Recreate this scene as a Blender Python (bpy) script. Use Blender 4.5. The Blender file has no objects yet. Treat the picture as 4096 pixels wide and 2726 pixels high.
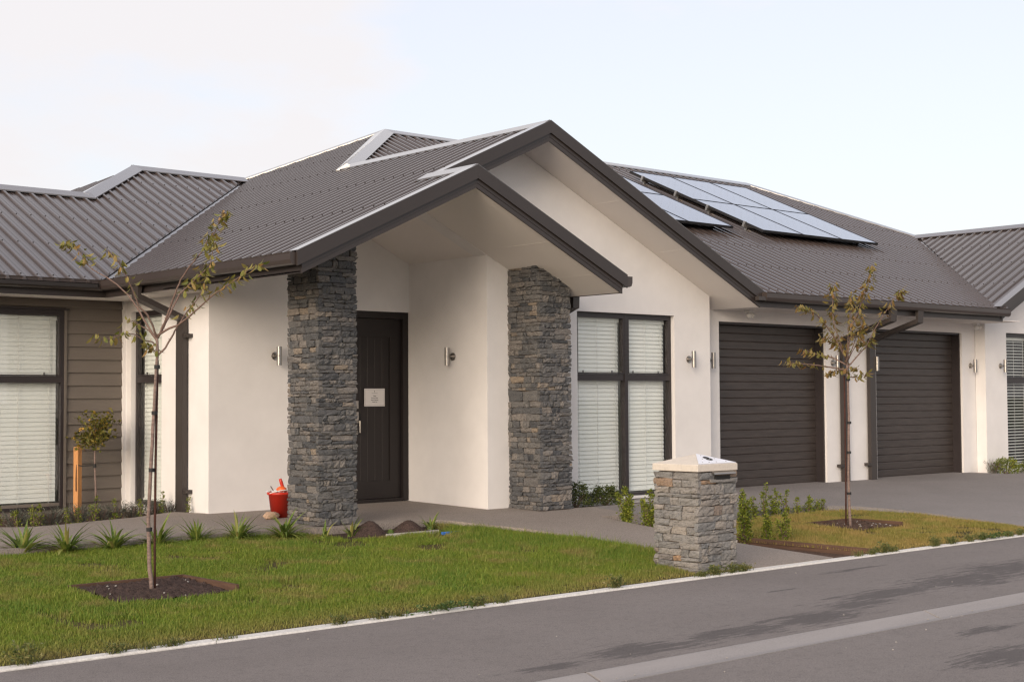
import bpy, bmesh, math, random
import numpy as np
from mathutils import Vector, Matrix
R = math.radians
random.seed(7)
SC = bpy.context.scene
COL = SC.collection

# ------------------------------------------------------------------ camera
cd = bpy.data.cameras.new('camera')
cam = bpy.data.objects.new('camera', cd)
COL.objects.link(cam)
_pi, _ya, _ro = R(2.3405), R(41.3827), R(-0.3587)
fw = Vector((math.sin(_ya)*math.cos(_pi), math.cos(_ya)*math.cos(_pi), math.sin(_pi)))
r0 = Vector((math.cos(_ya), -math.sin(_ya), 0)); u0 = r0.cross(fw)
rr = r0*math.cos(_ro) + u0*math.sin(_ro); uu = u0*math.cos(_ro) - r0*math.sin(_ro)
cam.matrix_world = Matrix(((rr.x, uu.x, -fw.x, 0), (rr.y, uu.y, -fw.y, 0), (rr.z, uu.z, -fw.z, 1.1977), (0, 0, 0, 1)))
cd.sensor_width = 36; cd.lens = 5701.6/4096*36
cd.clip_start = .1; cd.clip_end = 3000
SC.camera = cam

# ------------------------------------------------------------------ sky
SUN_AZ = Vector((-0.895, -0.446, 0)).normalized()   # the sun stands far to the left behind thin cloud
SUN_EL = R(18)
w = bpy.data.worlds.new('World'); SC.world = w; w.use_nodes = True
nt = w.node_tree; nt.nodes.clear(); N = nt.nodes.new; LK = nt.links.new
out = N('ShaderNodeOutputWorld'); bg = N('ShaderNodeBackground'); bg.inputs[1].default_value = .15
sky = N('ShaderNodeTexSky'); sky.sky_type = 'NISHITA'; sky.sun_disc = False
sky.sun_elevation = SUN_EL; sky.sun_rotation = math.atan2(SUN_AZ.x, SUN_AZ.y)
sky.air_density = 1.0; sky.dust_density = 3.0; sky.ozone_density = 1.0
LK(sky.outputs[0], bg.inputs[0])
tc = N('ShaderNodeTexCoord')
hz = N('ShaderNodeBackground'); hz.inputs[1].default_value = 1.0          # thin high cloud veil over the whole sky
mp = N('ShaderNodeMapping'); mp.inputs['Scale'].default_value = (1.6, 1.6, 4.2); mp.inputs['Location'].default_value = (1.37, .35, .2)
LK(tc.outputs['Generated'], mp.inputs[0])
n1 = N('ShaderNodeTexNoise'); n1.inputs['Scale'].default_value = 1.5; n1.inputs['Detail'].default_value = 9; n1.inputs['Roughness'].default_value = .55
LK(mp.outputs[0], n1.inputs['Vector'])
cr = N('ShaderNodeValToRGB'); cr.color_ramp.elements[0].position = .5; cr.color_ramp.elements[1].position = .6
bk_ = N('ShaderNodeVectorMath'); bk_.operation = 'DOT_PRODUCT'; bk_.inputs[1].default_value = Vector((.20, .92, .33)).normalized(); LK(tc.outputs['Generated'], bk_.inputs[0])
mrk = N('ShaderNodeMapRange'); LK(bk_.outputs['Value'], mrk.inputs[0]); mrk.inputs[1].default_value = .90; mrk.inputs[2].default_value = .985; mrk.inputs[3].default_value = -.06; mrk.inputs[4].default_value = .20
adk = N('ShaderNodeMath'); adk.operation = 'ADD'; LK(n1.outputs[0], adk.inputs[0]); LK(mrk.outputs[0], adk.inputs[1])
LK(adk.outputs[0], cr.inputs[0])
mxc = N('ShaderNodeMix'); mxc.data_type = 'RGBA'
mxc.inputs[6].default_value = (.69, .645, .65, 1); mxc.inputs[7].default_value = (.615, .59, .595, 1)
fcl = N('ShaderNodeMath'); fcl.operation = 'MULTIPLY_ADD'; LK(cr.outputs[0], fcl.inputs[0]); fcl.inputs[1].default_value = .33; fcl.inputs[2].default_value = .62
LK(cr.outputs[0], mxc.inputs[0]); LK(mxc.outputs[2], hz.inputs[0])
ms = N('ShaderNodeMixShader'); ms.inputs[0].default_value = .62
LK(fcl.outputs[0], ms.inputs[0]); LK(bg.outputs[0], ms.inputs[1]); LK(hz.outputs[0], ms.inputs[2]); LK(ms.outputs[0], out.inputs[0])

# ------------------------------------------------------------------ sun
sd = bpy.data.lights.new('sun', 'SUN'); sd.energy = 1.6; sd.angle = R(36); sd.color = (1.0, .87, .75)
so = bpy.data.objects.new('sun', sd); COL.objects.link(so)
to_sun = SUN_AZ*math.cos(SUN_EL) + Vector((0, 0, math.sin(SUN_EL)))
so.rotation_euler = to_sun.to_track_quat('Z', 'Y').to_euler(); so.location = (-20, -12, 25)
vs = SC.view_settings
vs.view_transform = 'Standard'; vs.look = 'None'; vs.gamma = 1; vs.use_curve_mapping = False
SC.cycles.pixel_filter_type = 'BLACKMAN_HARRIS'; SC.cycles.filter_width = 1.35
vs.exposure = .62
SC.cycles.use_denoising = True

# ------------------------------------------------------------------ materials
def nodes(name):
    m = bpy.data.materials.new(name); m.use_nodes = True
    t = m.node_tree; b = t.nodes['Principled BSDF']
    return m, t, b
def mixrgb(t, fac, a, b, mode='MIX'):
    n = t.nodes.new('ShaderNodeMix'); n.data_type = 'RGBA'; n.blend_type = mode
    if hasattr(fac, 'is_output'): t.links.new(fac, n.inputs[0])
    else: n.inputs[0].default_value = fac
    for i, v in ((6, a), (7, b)):
        if hasattr(v, 'is_output'): t.links.new(v, n.inputs[i])
        else: n.inputs[i].default_value = (*v, 1) if len(v) == 3 else v
    return n.outputs[2]
def noise(t, scale, detail=6, rough=.55, vec=None, stretch=None):
    n = t.nodes.new('ShaderNodeTexNoise'); n.inputs['Scale'].default_value = scale
    n.inputs['Detail'].default_value = detail; n.inputs['Roughness'].default_value = rough
    if vec is None:
        vec = t.nodes.new('ShaderNodeNewGeometry').outputs['Position']
    if stretch:
        mpn = t.nodes.new('ShaderNodeMapping'); mpn.inputs['Scale'].default_value = stretch
        t.links.new(vec, mpn.inputs[0]); vec = mpn.outputs[0]
    t.links.new(vec, n.inputs['Vector'])
    return n.outputs[0]
def ramp(t, v, stops):
    n = t.nodes.new('ShaderNodeValToRGB'); e = n.color_ramp.elements
    while len(e) < len(stops): e.new(.5)
    for el, (p, c) in zip(e, stops):
        el.position = p; el.color = (c, c, c, 1) if isinstance(c, (int, float)) else (*c, 1)
    t.links.new(v, n.inputs[0]); return n.outputs[0]
def bump(t, b, h, strength, dist):
    n = t.nodes.new('ShaderNodeBump'); n.inputs['Strength'].default_value = strength; n.inputs['Distance'].default_value = dist
    t.links.new(h, n.inputs['Height']); t.links.new(n.outputs[0], b.inputs['Normal'])
def plain(name, col, rough=.5, var=.12, vs_=3.0, bs=None, bd=.002, spec=.5, metal=0, fine=None, stretch=None):
    m, t, b = nodes(name)
    v = noise(t, vs_, 6, .6, stretch=stretch)
    lo = tuple(c*(1-var) for c in col); hi = tuple(min(1, c*(1+var)) for c in col)
    c = mixrgb(t, ramp(t, v, [(.3, 0), (.7, 1)]), lo, hi)
    if fine:
        fv = noise(t, fine[0], 3, .6)
        c = mixrgb(t, ramp(t, fv, [(.35, 0), (.65, 1)]), c, tuple(min(1, x*(1+fine[1])) for x in col))
    t.links.new(c, b.inputs['Base Color'])
    b.inputs['Roughness'].default_value = rough; b.inputs['Specular IOR Level'].default_value = spec; b.inputs['Metallic'].default_value = metal
    if bs: bump(t, b, noise(t, bs, 4, .6, stretch=stretch), .5, bd)
    return m
M = {}
M['plaster'] = plain('plaster', (.735, .712, .70), .9, .045, 2.4, 60, .0018, .25)
M['soffit'] = plain('soffit_paint', (.77, .725, .69), .75, .02, .8, 90, .0008, .3)
M['siding'] = plain('taupe_paint', (.142, .121, .104), .6, .05, 2.0, 60, .0008, .35, stretch=(1, 1, 6))
M['frame'] = plain('dark_aluminium', (.030, .024, .025), .38, .08, 4, None, 0, .45)
M['fascia'] = plain('bronze_fascia', (.034, .0265, .0245), .42, .08, 2, None, 0, .5)
M['gutter'] = plain('bronze_gutter', (.046, .035, .0315), .36, .08, 2, None, 0, .5)
M['downpipe'] = plain('bronze_downpipe', (.042, .034, .031), .4, .06, 3, None, 0, .5)
M['door'] = plain('door_paint', (.016, .0122, .012), .45, .08, 3, None, 0, .4)
M['steel'] = plain('brushed_steel', (.38, .36, .34), .36, .05, 9, None, 0, .5, 1.0)
M['white_plastic'] = plain('white_plastic', (.72, .71, .69), .45, .03, 5)
M['mortar'] = plain('mortar', (.20, .155, .125), .95, .25, 18, 60, .004, .2)
M['concrete'] = plain('concrete', (.40, .375, .345), .9, .14, 5, 90, .003, .25, fine=(160, .18))
M['kerb'] = plain('pale_concrete', (.66, .64, .61), .85, .10, 3, 70, .003, .25, fine=(60, -.2))
M['channel'] = plain('channel_concrete', (.25, .235, .232), .85, .2, 2.2, 60, .003, .25, fine=(120, .2), stretch=(.4, 2, 1))
M['cap'] = plain('cap_stone', (.56, .51, .45), .9, .10, 7, 60, .003, .25, fine=(40, .1))
M['capside'] = M['cap']
M['soil'] = plain('soil', (.040, .027, .023), 1, .45, 9, 40, .02, .15, fine=(70, 1.2))
M['mulch'] = plain('mulch', (.050, .032, .024), 1, .5, 12, 45, .02, .15, fine=(60, 1.6))
M['timber_edge'] = plain('edging_timber', (.10, .058, .04), .85, .25, 6, 60, .002, .25, stretch=(1, 1, 8))
M['stake'] = plain('pine_stake', (.52, .25, .095), .7, .12, 4, 60, .001, .3, stretch=(6, 6, .6))
M['rust'] = plain('rusty_bar', (.055, .022, .016), .85, .3, 20, 80, .002, .3)
M['rubber'] = plain('black_rubber', (.012, .012, .013), .7, .1, 10)
M['bark'] = plain('bark', (.20, .145, .125), .85, .35, 26, 70, .003, .3, stretch=(1, 1, 2.5))
M['twig'] = plain('twig', (.165, .11, .09), .85, .25, 22, 70, .002, .3)
M['red'] = plain('red_plastic', (.50, .030, .016), .38, .08, 4, None, 0, .5)
M['orange'] = plain('orange_plastic', (.80, .13, .03), .45, .08, 6)
M['bloom'] = plain('yellow_petal', (.62, .36, .06), .7, .15, 20)
M['cloth'] = plain('white_cloth', (.72, .72, .74), .85, .08, 20, 60, .003)
M['blade'] = plain('dull_metal', (.18, .17, .17), .45, .2, 20, None, 0, .5, .8)
M['blue'] = plain('blue_plastic', (.03, .17, .62), .45, .12, 14)
M['brickred'] = plain('red_fired_clay', (.34, .06, .03), .85, .25, 18, 60, .003)
M['tanrock'] = plain('tan_rock', (.42, .29, .20), .9, .2, 14, 50, .005)
M['palerock'] = plain('pale_rock', (.30, .28, .26), .9, .2, 14, 50, .005)
M['sill'] = M['plaster']
M['deck'] = plain('roof_underlay', (.02, .017, .017), .9, .1, 3)
M['rubberblack'] = M['rubber']
M['shade_room_paint'] = plain('shade_room_paint', (.02, .02, .022), .9, .1, 2)  # near-black lining: the shade of the interior put into the colour
M['bounce_room_paint'] = plain('bounce_room_paint', (.5, .5, .48), .9, .05, 2)  # same lining made pale to bounce light onto the closed blinds
M['slat'] = plain('blind_slat', (.80, .825, .80), .5, .03, 2, None, 0, .4)
M['cord'] = plain('blind_cord', (.66, .66, .63), .8, .03, 4)
M['paper'] = plain('paper', (.66, .63, .61), .9, .02, 8)
M['ink'] = plain('ink', (.03, .03, .03), .9, .05, 8)
M['white_plate'] = plain('white_metal_plate', (.74, .75, .80), .35, .03, 4, None, 0, .5)
M['slot'] = plain('slot_dark', (.008, .008, .008), .9, .05, 8)
M['lint'] = M['plaster']

# roof paint: satin metal, sky sheen
m, t, b = nodes('roof_paint')
c = mixrgb(t, noise(t, 1.2, 5), (.050, .0385, .0355), (.062, .048, .0445))
t.links.new(c, b.inputs['Base Color']); b.inputs['Roughness'].default_value = .16; b.inputs['Specular IOR Level'].default_value = 1.0
M['roof'] = m
m, t, b = nodes('flashing_paint')
c = mixrgb(t, noise(t, 1.2, 5), (.060, .049, .046), (.075, .06, .056))
t.links.new(c, b.inputs['Base Color']); b.inputs['Roughness'].default_value = .24; b.inputs['Specular IOR Level'].default_value = .6
b.inputs['Coat Weight'].default_value = 1; b.inputs['Coat Roughness'].default_value = .1; b.inputs['Coat IOR'].default_value = 1.8
M['flash'] = m
# garage door: dark board with embossed grain
m, t, b = nodes('garage_board')
g1 = noise(t, 9, 6, .65, stretch=(.35, 1, 4.5))
c = mixrgb(t, ramp(t, g1, [(.35, 0), (.7, 1)]), (.034, .026, .023), (.058, .046, .041))
t.links.new(c, b.inputs['Base Color']); b.inputs['Roughness'].default_value = .42
bump(t, b, g1, .5, .003); M['gboard'] = m
# asphalt with damp stains
m, t, b = nodes('asphalt')
geo = t.nodes.new('ShaderNodeNewGeometry').outputs['Position']
base = mixrgb(t, ramp(t, noise(t, .9, 7, .6), [(.3, 0), (.7, 1)]), (.186, .165, .157), (.224, .2, .19))
base = mixrgb(t, ramp(t, noise(t, 1.4, 6, .6, stretch=(.25, 1.6, 1)), [(.52, 0), (.75, .5)]), base, (.225, .205, .195))
base = mixrgb(t, ramp(t, noise(t, 22, 6, .75), [(.35, .35), (.5, 0), (.65, 0), (.66, 0)]), base, (.085, .077, .075))
base = mixrgb(t, ramp(t, noise(t, 110, 4, .8), [(.36, .85), (.5, 0)]), base, (.06, .056, .056))
base = mixrgb(t, ramp(t, noise(t, 90, 4, .8), [(.56, 0), (.68, .8)]), base, (.30, .275, .26))
acc = None
for (sx, sy, ax, ay) in [(6.3, 5.95, .75, .26), (7.15, 5.95, .8, .24), (8.0, 5.98, .75, .3), (8.75, 6.15, .6, .2), (9.4, 6.35, 1.0, .28), (10.5, 6.35, 1.2, .42), (11.6, 6.5, 1.2, .5),
                         (10.45, 7.42, .6, .07), (8.35, 4.92, .55, .1), (7.7, 4.35, .8, .28), (8.9, 4.3, 1.0, .5), (9.0, 7.0, .25, .04), (3.0, 6.9, .6, .06), (5.5, 5.9, .4, .1)]:
    s = t.nodes.new('ShaderNodeVectorMath'); s.operation = 'SUBTRACT'; t.links.new(geo, s.inputs[0]); s.inputs[1].default_value = (sx, sy, -.3)
    d = t.nodes.new('ShaderNodeVectorMath'); d.operation = 'DIVIDE'; t.links.new(s.outputs[0], d.inputs[0]); d.inputs[1].default_value = (ax, ay, 1)
    l = t.nodes.new('ShaderNodeVectorMath'); l.operation = 'LENGTH'; t.links.new(d.outputs[0], l.inputs[0])
    mr = t.nodes.new('ShaderNodeMapRange'); t.links.new(l.outputs['Value'], mr.inputs[0])
    mr.inputs[1].default_value = 1.5; mr.inputs[2].default_value = .2; mr.inputs[3].default_value = 0; mr.inputs[4].default_value = .55
    if acc is None: acc = mr.outputs[0]
    else:
        a = t.nodes.new('ShaderNodeMath'); a.operation = 'MAXIMUM'; t.links.new(acc, a.inputs[0]); t.links.new(mr.outputs[0], a.inputs[1]); acc = a.outputs[0]
sn = noise(t, 6.5, 12, .8, stretch=(.36, 2.6, 1))
a = t.nodes.new('ShaderNodeMath'); a.operation = 'MULTIPLY_ADD'; t.links.new(sn, a.inputs[0]); a.inputs[1].default_value = 1.9; t.links.new(acc, a.inputs[2])
a2 = t.nodes.new('ShaderNodeMath'); a2.operation = 'MULTIPLY'; t.links.new(a.outputs[0], a2.inputs[0]); a2.inputs[1].default_value = .5
st = ramp(t, a2.outputs[0], [(.635, 0), (.70, 1)])
mu = t.nodes.new('ShaderNodeMath'); mu.operation = 'MULTIPLY'; t.links.new(st, mu.inputs[0]); mu.inputs[1].default_value = .62
base = mixrgb(t, mu.outputs[0], base, (.052, .047, .049))
t.links.new(base, b.inputs['Base Color']); b.inputs['Roughness'].default_value = .9; b.inputs['Specular IOR Level'].default_value = .3
bump(t, b, noise(t, 140, 3, .7), .6, .004); M['asphalt'] = m
# exposed aggregate
def aggregate(name, lo, hi, dark, pale):
    m, t, b = nodes(name)
    c = mixrgb(t, ramp(t, noise(t, 1.1, 6, .6), [(.3, 0), (.7, 1)]), lo, hi)
    c = mixrgb(t, ramp(t, noise(t, 85, 3, .75), [(.36, .8), (.5, 0)]), c, dark)
    c = mixrgb(t, ramp(t, noise(t, 105, 3, .75), [(.55, 0), (.68, .8)]), c, pale)
    t.links.new(c, b.inputs['Base Color']); b.inputs['Roughness'].default_value = .85; b.inputs['Specular IOR Level'].default_value = .3
    bump(t, b, noise(t, 100, 3, .7), .5, .004)
    return m
M['path'] = aggregate('path_aggregate', (.25, .215, .19), (.292, .253, .222), (.10, .08, .07), (.44, .39, .34))
M['drive'] = aggregate('drive_aggregate', (.215, .196, .188), (.253, .231, .221), (.10, .09, .087), (.32, .30, .288))
# ground below the grass
m, t, b = nodes('turf_soil')
c = mixrgb(t, ramp(t, noise(t, 14, 6, .7), [(.35, 0), (.65, 1)]), (.055, .045, .022), (.10, .085, .035))
t.links.new(c, b.inputs['Base Color']); b.inputs['Roughness'].default_value = 1; b.inputs['Specular IOR Level'].default_value = .1
M['turf'] = m
m, t, b = nodes('far_ground')
c = mixrgb(t, noise(t, .2, 6, .6), (.09, .10, .05), (.15, .14, .09))
t.links.new(c, b.inputs['Base Color']); b.inputs['Roughness'].default_value = 1; M['ground'] = m
# grass
def grass_mat(name, green, lush, yellow, brown, dry):
    m, t, b = nodes(name)
    geo = t.nodes.new('ShaderNodeNewGeometry')
    c = mixrgb(t, ramp(t, noise(t, 1.3, 5, .6), [(.38, 0), (.62, 1)]), green, lush)
    c = mixrgb(t, ramp(t, geo.outputs['Random Per Island'], [(.35, 0), (.9, .75)]), c, yellow)
    pn = noise(t, 2.2, 6, .7)
    c = mixrgb(t, ramp(t, pn, [(.53 - dry, 0), (.70 - dry, .75)]), c, brown)
    sx = t.nodes.new('ShaderNodeSeparateXYZ'); t.links.new(geo.outputs['Position'], sx.inputs[0])
    mr = t.nodes.new('ShaderNodeMapRange'); t.links.new(sx.outputs[1], mr.inputs[0])
    mr.inputs[1].default_value = 8.5; mr.inputs[2].default_value = 7.98; mr.inputs[3].default_value = 0; mr.inputs[4].default_value = .8
    k = t.nodes.new('ShaderNodeMath'); k.operation = 'MULTIPLY'; t.links.new(mr.outputs[0], k.inputs[0]); t.links.new(ramp(t, noise(t, 5, 5, .7), [(.3, .4), (.6, 1)]), k.inputs[1])
    c = mixrgb(t, k.outputs[0], c, brown)
    t.links.new(c, b.inputs['Base Color']); b.inputs['Roughness'].default_value = .6; b.inputs['Specular IOR Level'].default_value = .25
    tr = t.nodes.new('ShaderNodeBsdfTranslucent'); t.links.new(c, tr.inputs[0])
    mx = t.nodes.new('ShaderNodeMixShader'); mx.inputs[0].default_value = .3
    o = t.nodes['Material Output']; t.links.new(b.outputs[0], mx.inputs[1]); t.links.new(tr.outputs[0], mx.inputs[2]); t.links.new(mx.outputs[0], o.inputs[0])
    return m
M['grass'] = grass_mat('lawn_blades', (.165, .235, .028), (.115, .205, .026), (.29, .30, .06), (.33, .25, .10), .02)
M['drygrass'] = grass_mat('dry_lawn_blades', (.25, .22, .05), (.19, .21, .04), (.38, .31, .10), (.42, .29, .11), .09)
# leaves (colour by object or by island)
def leaf_mat(name, stops, island=False, trans=.3, rough=.5):
    m, t, b = nodes(name)
    if island: v = t.nodes.new('ShaderNodeNewGeometry').outputs['Random Per Island']
    else: v = t.nodes.new('ShaderNodeObjectInfo').outputs['Random']
    c = ramp(t, v, stops)
    c = mixrgb(t, ramp(t, noise(t, 60, 3, .6), [(.4, 0), (.75, .5)]), c, tuple(min(1, x*1.3) for x in stops[-1][1]))
    t.links.new(c, b.inputs['Base Color']); b.inputs['Roughness'].default_value = rough; b.inputs['Specular IOR Level'].default_value = .35
    tr = t.nodes.new('ShaderNodeBsdfTranslucent'); t.links.new(c, tr.inputs[0])
    mx = t.nodes.new('ShaderNodeMixShader'); mx.inputs[0].default_value = trans
    o = t.nodes['Material Output']; t.links.new(b.outputs[0], mx.inputs[1]); t.links.new(tr.outputs[0], mx.inputs[2]); t.links.new(mx.outputs[0], o.inputs[0])
    return m
M['leaf_a'] = leaf_mat('cherry_leaf', [(0, (.09, .125, .022)), (.3, (.19, .20, .04)), (.75, (.28, .25, .075)), (1, (.29, .17, .06))])
M['leaf_b'] = leaf_mat('autumn_cherry_leaf', [(0, (.12, .13, .028)), (.35, (.22, .19, .055)), (.7, (.24, .185, .06)), (1, (.21, .115, .046))])
M['strap'] = leaf_mat('strap_leaf', [(0, (.055, .12, .02)), (.5, (.11, .19, .028)), (.85, (.19, .25, .045)), (1, (.32, .29, .09))], trans=.25, rough=.4)
M['hedge'] = leaf_mat('hedge_leaf', [(0, (.045, .075, .014)), (.4, (.09, .135, .02)), (.7, (.18, .225, .026)), (1, (.31, .32, .04))], True)
M['hedge_dark'] = leaf_mat('dark_hedge_leaf', [(0, (.025, .042, .012)), (.5, (.05, .075, .018)), (.8, (.08, .10, .02)), (1, (.12, .13, .03))], True)
M['lavender'] = leaf_mat('lavender_leaf', [(0, (.06, .062, .045)), (.5, (.115, .12, .09)), (1, (.19, .195, .155))], True, .15, .8)
M['rose'] = leaf_mat('rose_leaf', [(0, (.025, .045, .012)), (.5, (.055, .085, .02)), (.88, (.11, .13, .03)), (1, (.42, .24, .03))], True)
M['weed'] = leaf_mat('weed_leaf', [(0, (.05, .085, .02)), (.5, (.10, .13, .035)), (1, (.22, .19, .07))], True)
M['weed_dark'] = leaf_mat('clover_leaf', [(0, (.035, .07, .018)), (.6, (.06, .11, .025)), (1, (.12, .15, .04))], True)
# stone: colour by stone, streaky schist grain
def stone_mat(name, stops):
    m, t, b = nodes(name)
    oi = t.nodes.new('ShaderNodeObjectInfo').outputs['Random']
    geo = t.nodes.new('ShaderNodeNewGeometry').outputs['Random Per Island']
    s = t.nodes.new('ShaderNodeMath'); s.operation = 'ADD'; t.links.new(oi, s.inputs[0]); t.links.new(geo, s.inputs[1])
    f = t.nodes.new('ShaderNodeMath'); f.operation = 'FRACT'; t.links.new(s.outputs[0], f.inputs[0])
    c = ramp(t, f.outputs[0], stops)
    gr = noise(t, 34, 8, .75, stretch=(1, 1, 2.6))
    c = mixrgb(t, ramp(t, gr, [(.35, .75), (.5, 0)]), c, (.018, .018, .02))
    c = mixrgb(t, ramp(t, noise(t, 70, 5, .75, stretch=(1, 1, 2)), [(.54, 0), (.72, .65)]), c, (.33, .32, .31))
    c = mixrgb(t, ramp(t, noise(t, 9, 4, .6), [(.62, 0), (.85, .3)]), c, (.17, .135, .10))
    t.links.new(c, b.inputs['Base Color']); b.inputs['Roughness'].default_value = .75; b.inputs['Specular IOR Level'].default_value = .35
    bump(t, b, gr, .9, .008)
    return m
M['stone'] = stone_mat('dark_schist', [(0, (.055, .058, .064)), (.2, (.10, .10, .102)), (.4, (.145, .138, .132)), (.6, (.075, .078, .084)), (.78, (.175, .16, .148)), (.94, (.19, .172, .158)), (.975, (.25, .20, .15)), (.985, (.10, .10, .105)), (1, (.085, .088, .094))])
M['stone_grey'] = stone_mat('grey_schist', [(0, (.17, .165, .16)), (.25, (.26, .24, .22)), (.5, (.20, .20, .198)), (.7, (.31, .275, .24)), (.88, (.16, .165, .17)), (.955, (.34, .20, .10)), (.97, (.22, .2, .18)), (1, (.28, .255, .23))])
# glass: clear pane, reflects the street and the sky
m = bpy.data.materials.new('window_glass'); m.use_nodes = True; t = m.node_tree; t.nodes.clear()
o = t.nodes.new('ShaderNodeOutputMaterial'); tp = t.nodes.new('ShaderNodeBsdfTransparent'); gl_ = t.nodes.new('ShaderNodeBsdfGlossy')
tp.inputs[0].default_value = (.985, .99, .985, 1); gl_.inputs['Roughness'].default_value = .01
lw = t.nodes.new('ShaderNodeLayerWeight'); lw.inputs[0].default_value = .5
pw = t.nodes.new('ShaderNodeMath'); pw.operation = 'POWER'; t.links.new(lw.outputs['Facing'], pw.inputs[0]); pw.inputs[1].default_value = 5
fr = t.nodes.new('ShaderNodeMath'); fr.operation = 'MULTIPLY_ADD'; t.links.new(pw.outputs[0], fr.inputs[0]); fr.inputs[1].default_value = .9; fr.inputs[2].default_value = .04
mxs = t.nodes.new('ShaderNodeMixShader'); t.links.new(fr.outputs[0], mxs.inputs[0]); t.links.new(tp.outputs[0], mxs.inputs[1]); t.links.new(gl_.outputs[0], mxs.inputs[2]); t.links.new(mxs.outputs[0], o.inputs[0])
M['glass'] = m
# solar cells
m, t, b = nodes('solar_glass')
b.inputs['Base Color'].default_value = (.02, .045, .11, 1); b.inputs['Roughness'].default_value = .12; b.inputs['Specular IOR Level'].default_value = .6; b.inputs['Specular Tint'].default_value = (.82, .9, 1, 1)
b.inputs['Coat Weight'].default_value = .8; b.inputs['Coat Roughness'].default_value = .1; b.inputs['Coat IOR'].default_value = 1.7
M['solar'] = m
M['solar_frame'] = plain('black_anodised', (.010, .010, .012), .75, .1, 6)
M['silver'] = plain('silver_tab', (.55, .54, .52), .4, .05, 6, None, 0, .5, .9)

# ------------------------------------------------------------------ mesh helpers
class MB:
    def __init__(s): s.v = []; s.f = []
    def quad(s, a, b, c, d):
        i = len(s.v); s.v += [tuple(a), tuple(b), tuple(c), tuple(d)]; s.f.append((i, i+1, i+2, i+3))
    def poly(s, pts):
        i = len(s.v); s.v += [tuple(p) for p in pts]; s.f.append(tuple(range(i, i+len(pts))))
    def box(s, x0, x1, y0, y1, z0, z1):
        i = len(s.v)
        s.v += [(x0, y0, z0), (x1, y0, z0), (x1, y1, z0), (x0, y1, z0), (x0, y0, z1), (x1, y0, z1), (x1, y1, z1), (x0, y1, z1)]
        s.f += [tuple(i+k for k in q) for q in ((0, 3, 2, 1), (4, 5, 6, 7), (0, 1, 5, 4), (1, 2, 6, 5), (2, 3, 7, 6), (3, 0, 4, 7))]
        return s
    def prism(s, prof, A, B, closed=True):
        """profile given as world-space offsets at A and at B (lists of points), joined end to end"""
        n = len(A); i = len(s.v); s.v += [tuple(p) for p in A] + [tuple(p) for p in B]
        for k in range(n if closed else n-1):
            k2 = (k+1) % n; s.f.append((i+k, i+k2, i+n+k2, i+n+k))
        s.f.append(tuple(i+k for k in range(n-1, -1, -1))); s.f.append(tuple(i+n+k for k in range(n)))
        return s
    def tube(s, pts, rad, n=8, caps=True):
        pts = [Vector(p) for p in pts]; i = len(s.v); prev = None
        for k, p in enumerate(pts):
            d = (pts[min(k+1, len(pts)-1)] - pts[max(k-1, 0)]).normalized()
            if prev is None: a = d.orthogonal().normalized()
            else: a = (prev - d*prev.dot(d)).normalized()
            prev = a; bb = d.cross(a)
            r = rad[k] if isinstance(rad, (list, tuple)) else rad
            for j in range(n):
                an = 2*math.pi*j/n; s.v.append(tuple(p + a*(r*math.cos(an)) + bb*(r*math.sin(an))))
        for k in range(len(pts)-1):
            for j in range(n):
                j2 = (j+1) % n; s.f.append((i+k*n+j, i+k*n+j2, i+(k+1)*n+j2, i+(k+1)*n+j))
        if caps:
            s.f.append(tuple(i+j for j in range(n-1, -1, -1))); s.f.append(tuple(i+(len(pts)-1)*n+j for j in range(n)))
        return s
    def lathe(s, prof, c=(0, 0, 0), n=24):
        i = len(s.v)
        for (r, z) in prof:
            for j in range(n):
                an = 2*math.pi*j/n; s.v.append((c[0]+r*math.cos(an), c[1]+r*math.sin(an), c[2]+z))
        for k in range(len(prof)-1):
            for j in range(n):
                j2 = (j+1) % n; s.f.append((i+k*n+j, i+k*n+j2, i+(k+1)*n+j2, i+(k+1)*n+j))
        s.f.append(tuple(i+j for j in range(n-1, -1, -1))); s.f.append(tuple(i+(len(prof)-1)*n+j for j in range(n)))
        return s
    def mesh(s, name, mat, smooth=False):
        me = bpy.data.meshes.new(name); me.from_pydata(s.v, [], s.f); me.materials.append(mat)
        if smooth: me.shade_smooth()
        me.update(); return me
def link(name, me, parent=None, loc=(0, 0, 0)):
    o = bpy.data.objects.new(name, me); COL.objects.link(o); o.location = loc
    if parent is not None: o.parent = parent
    return o
def tag(o, label, cat, group=None):
    o['label'] = label; o['category'] = cat
    if group: o['group'] = group
    return o
def thing(name, label, cat, loc=(0, 0, 0), group=None):
    o = bpy.data.objects.new(name, None); COL.objects.link(o); o.location = loc; o.empty_display_size = .2
    return tag(o, label, cat, group)
def struct(o): o['kind'] = 'structure'; return o
def stuff(o): o['kind'] = 'stuff'; return o
def bevel(me, w, seg=2):
    bm = bmesh.new(); bm.from_mesh(me); bmesh.ops.remove_doubles(bm, verts=bm.verts, dist=1e-5)
    bmesh.ops.bevel(bm, geom=bm.edges[:], offset=w, segments=seg, affect='EDGES', profile=.6, clamp_overlap=True)
    bm.to_mesh(me); bm.free(); return me
ORD = ['first', 'second', 'third', 'fourth', 'fifth', 'sixth', 'seventh', 'eighth', 'ninth', 'tenth', 'eleventh', 'twelfth', 'thirteenth', 'fourteenth', 'fifteenth', 'sixteenth', 'seventeenth', 'eighteenth', 'nineteenth', 'twentieth']

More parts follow.
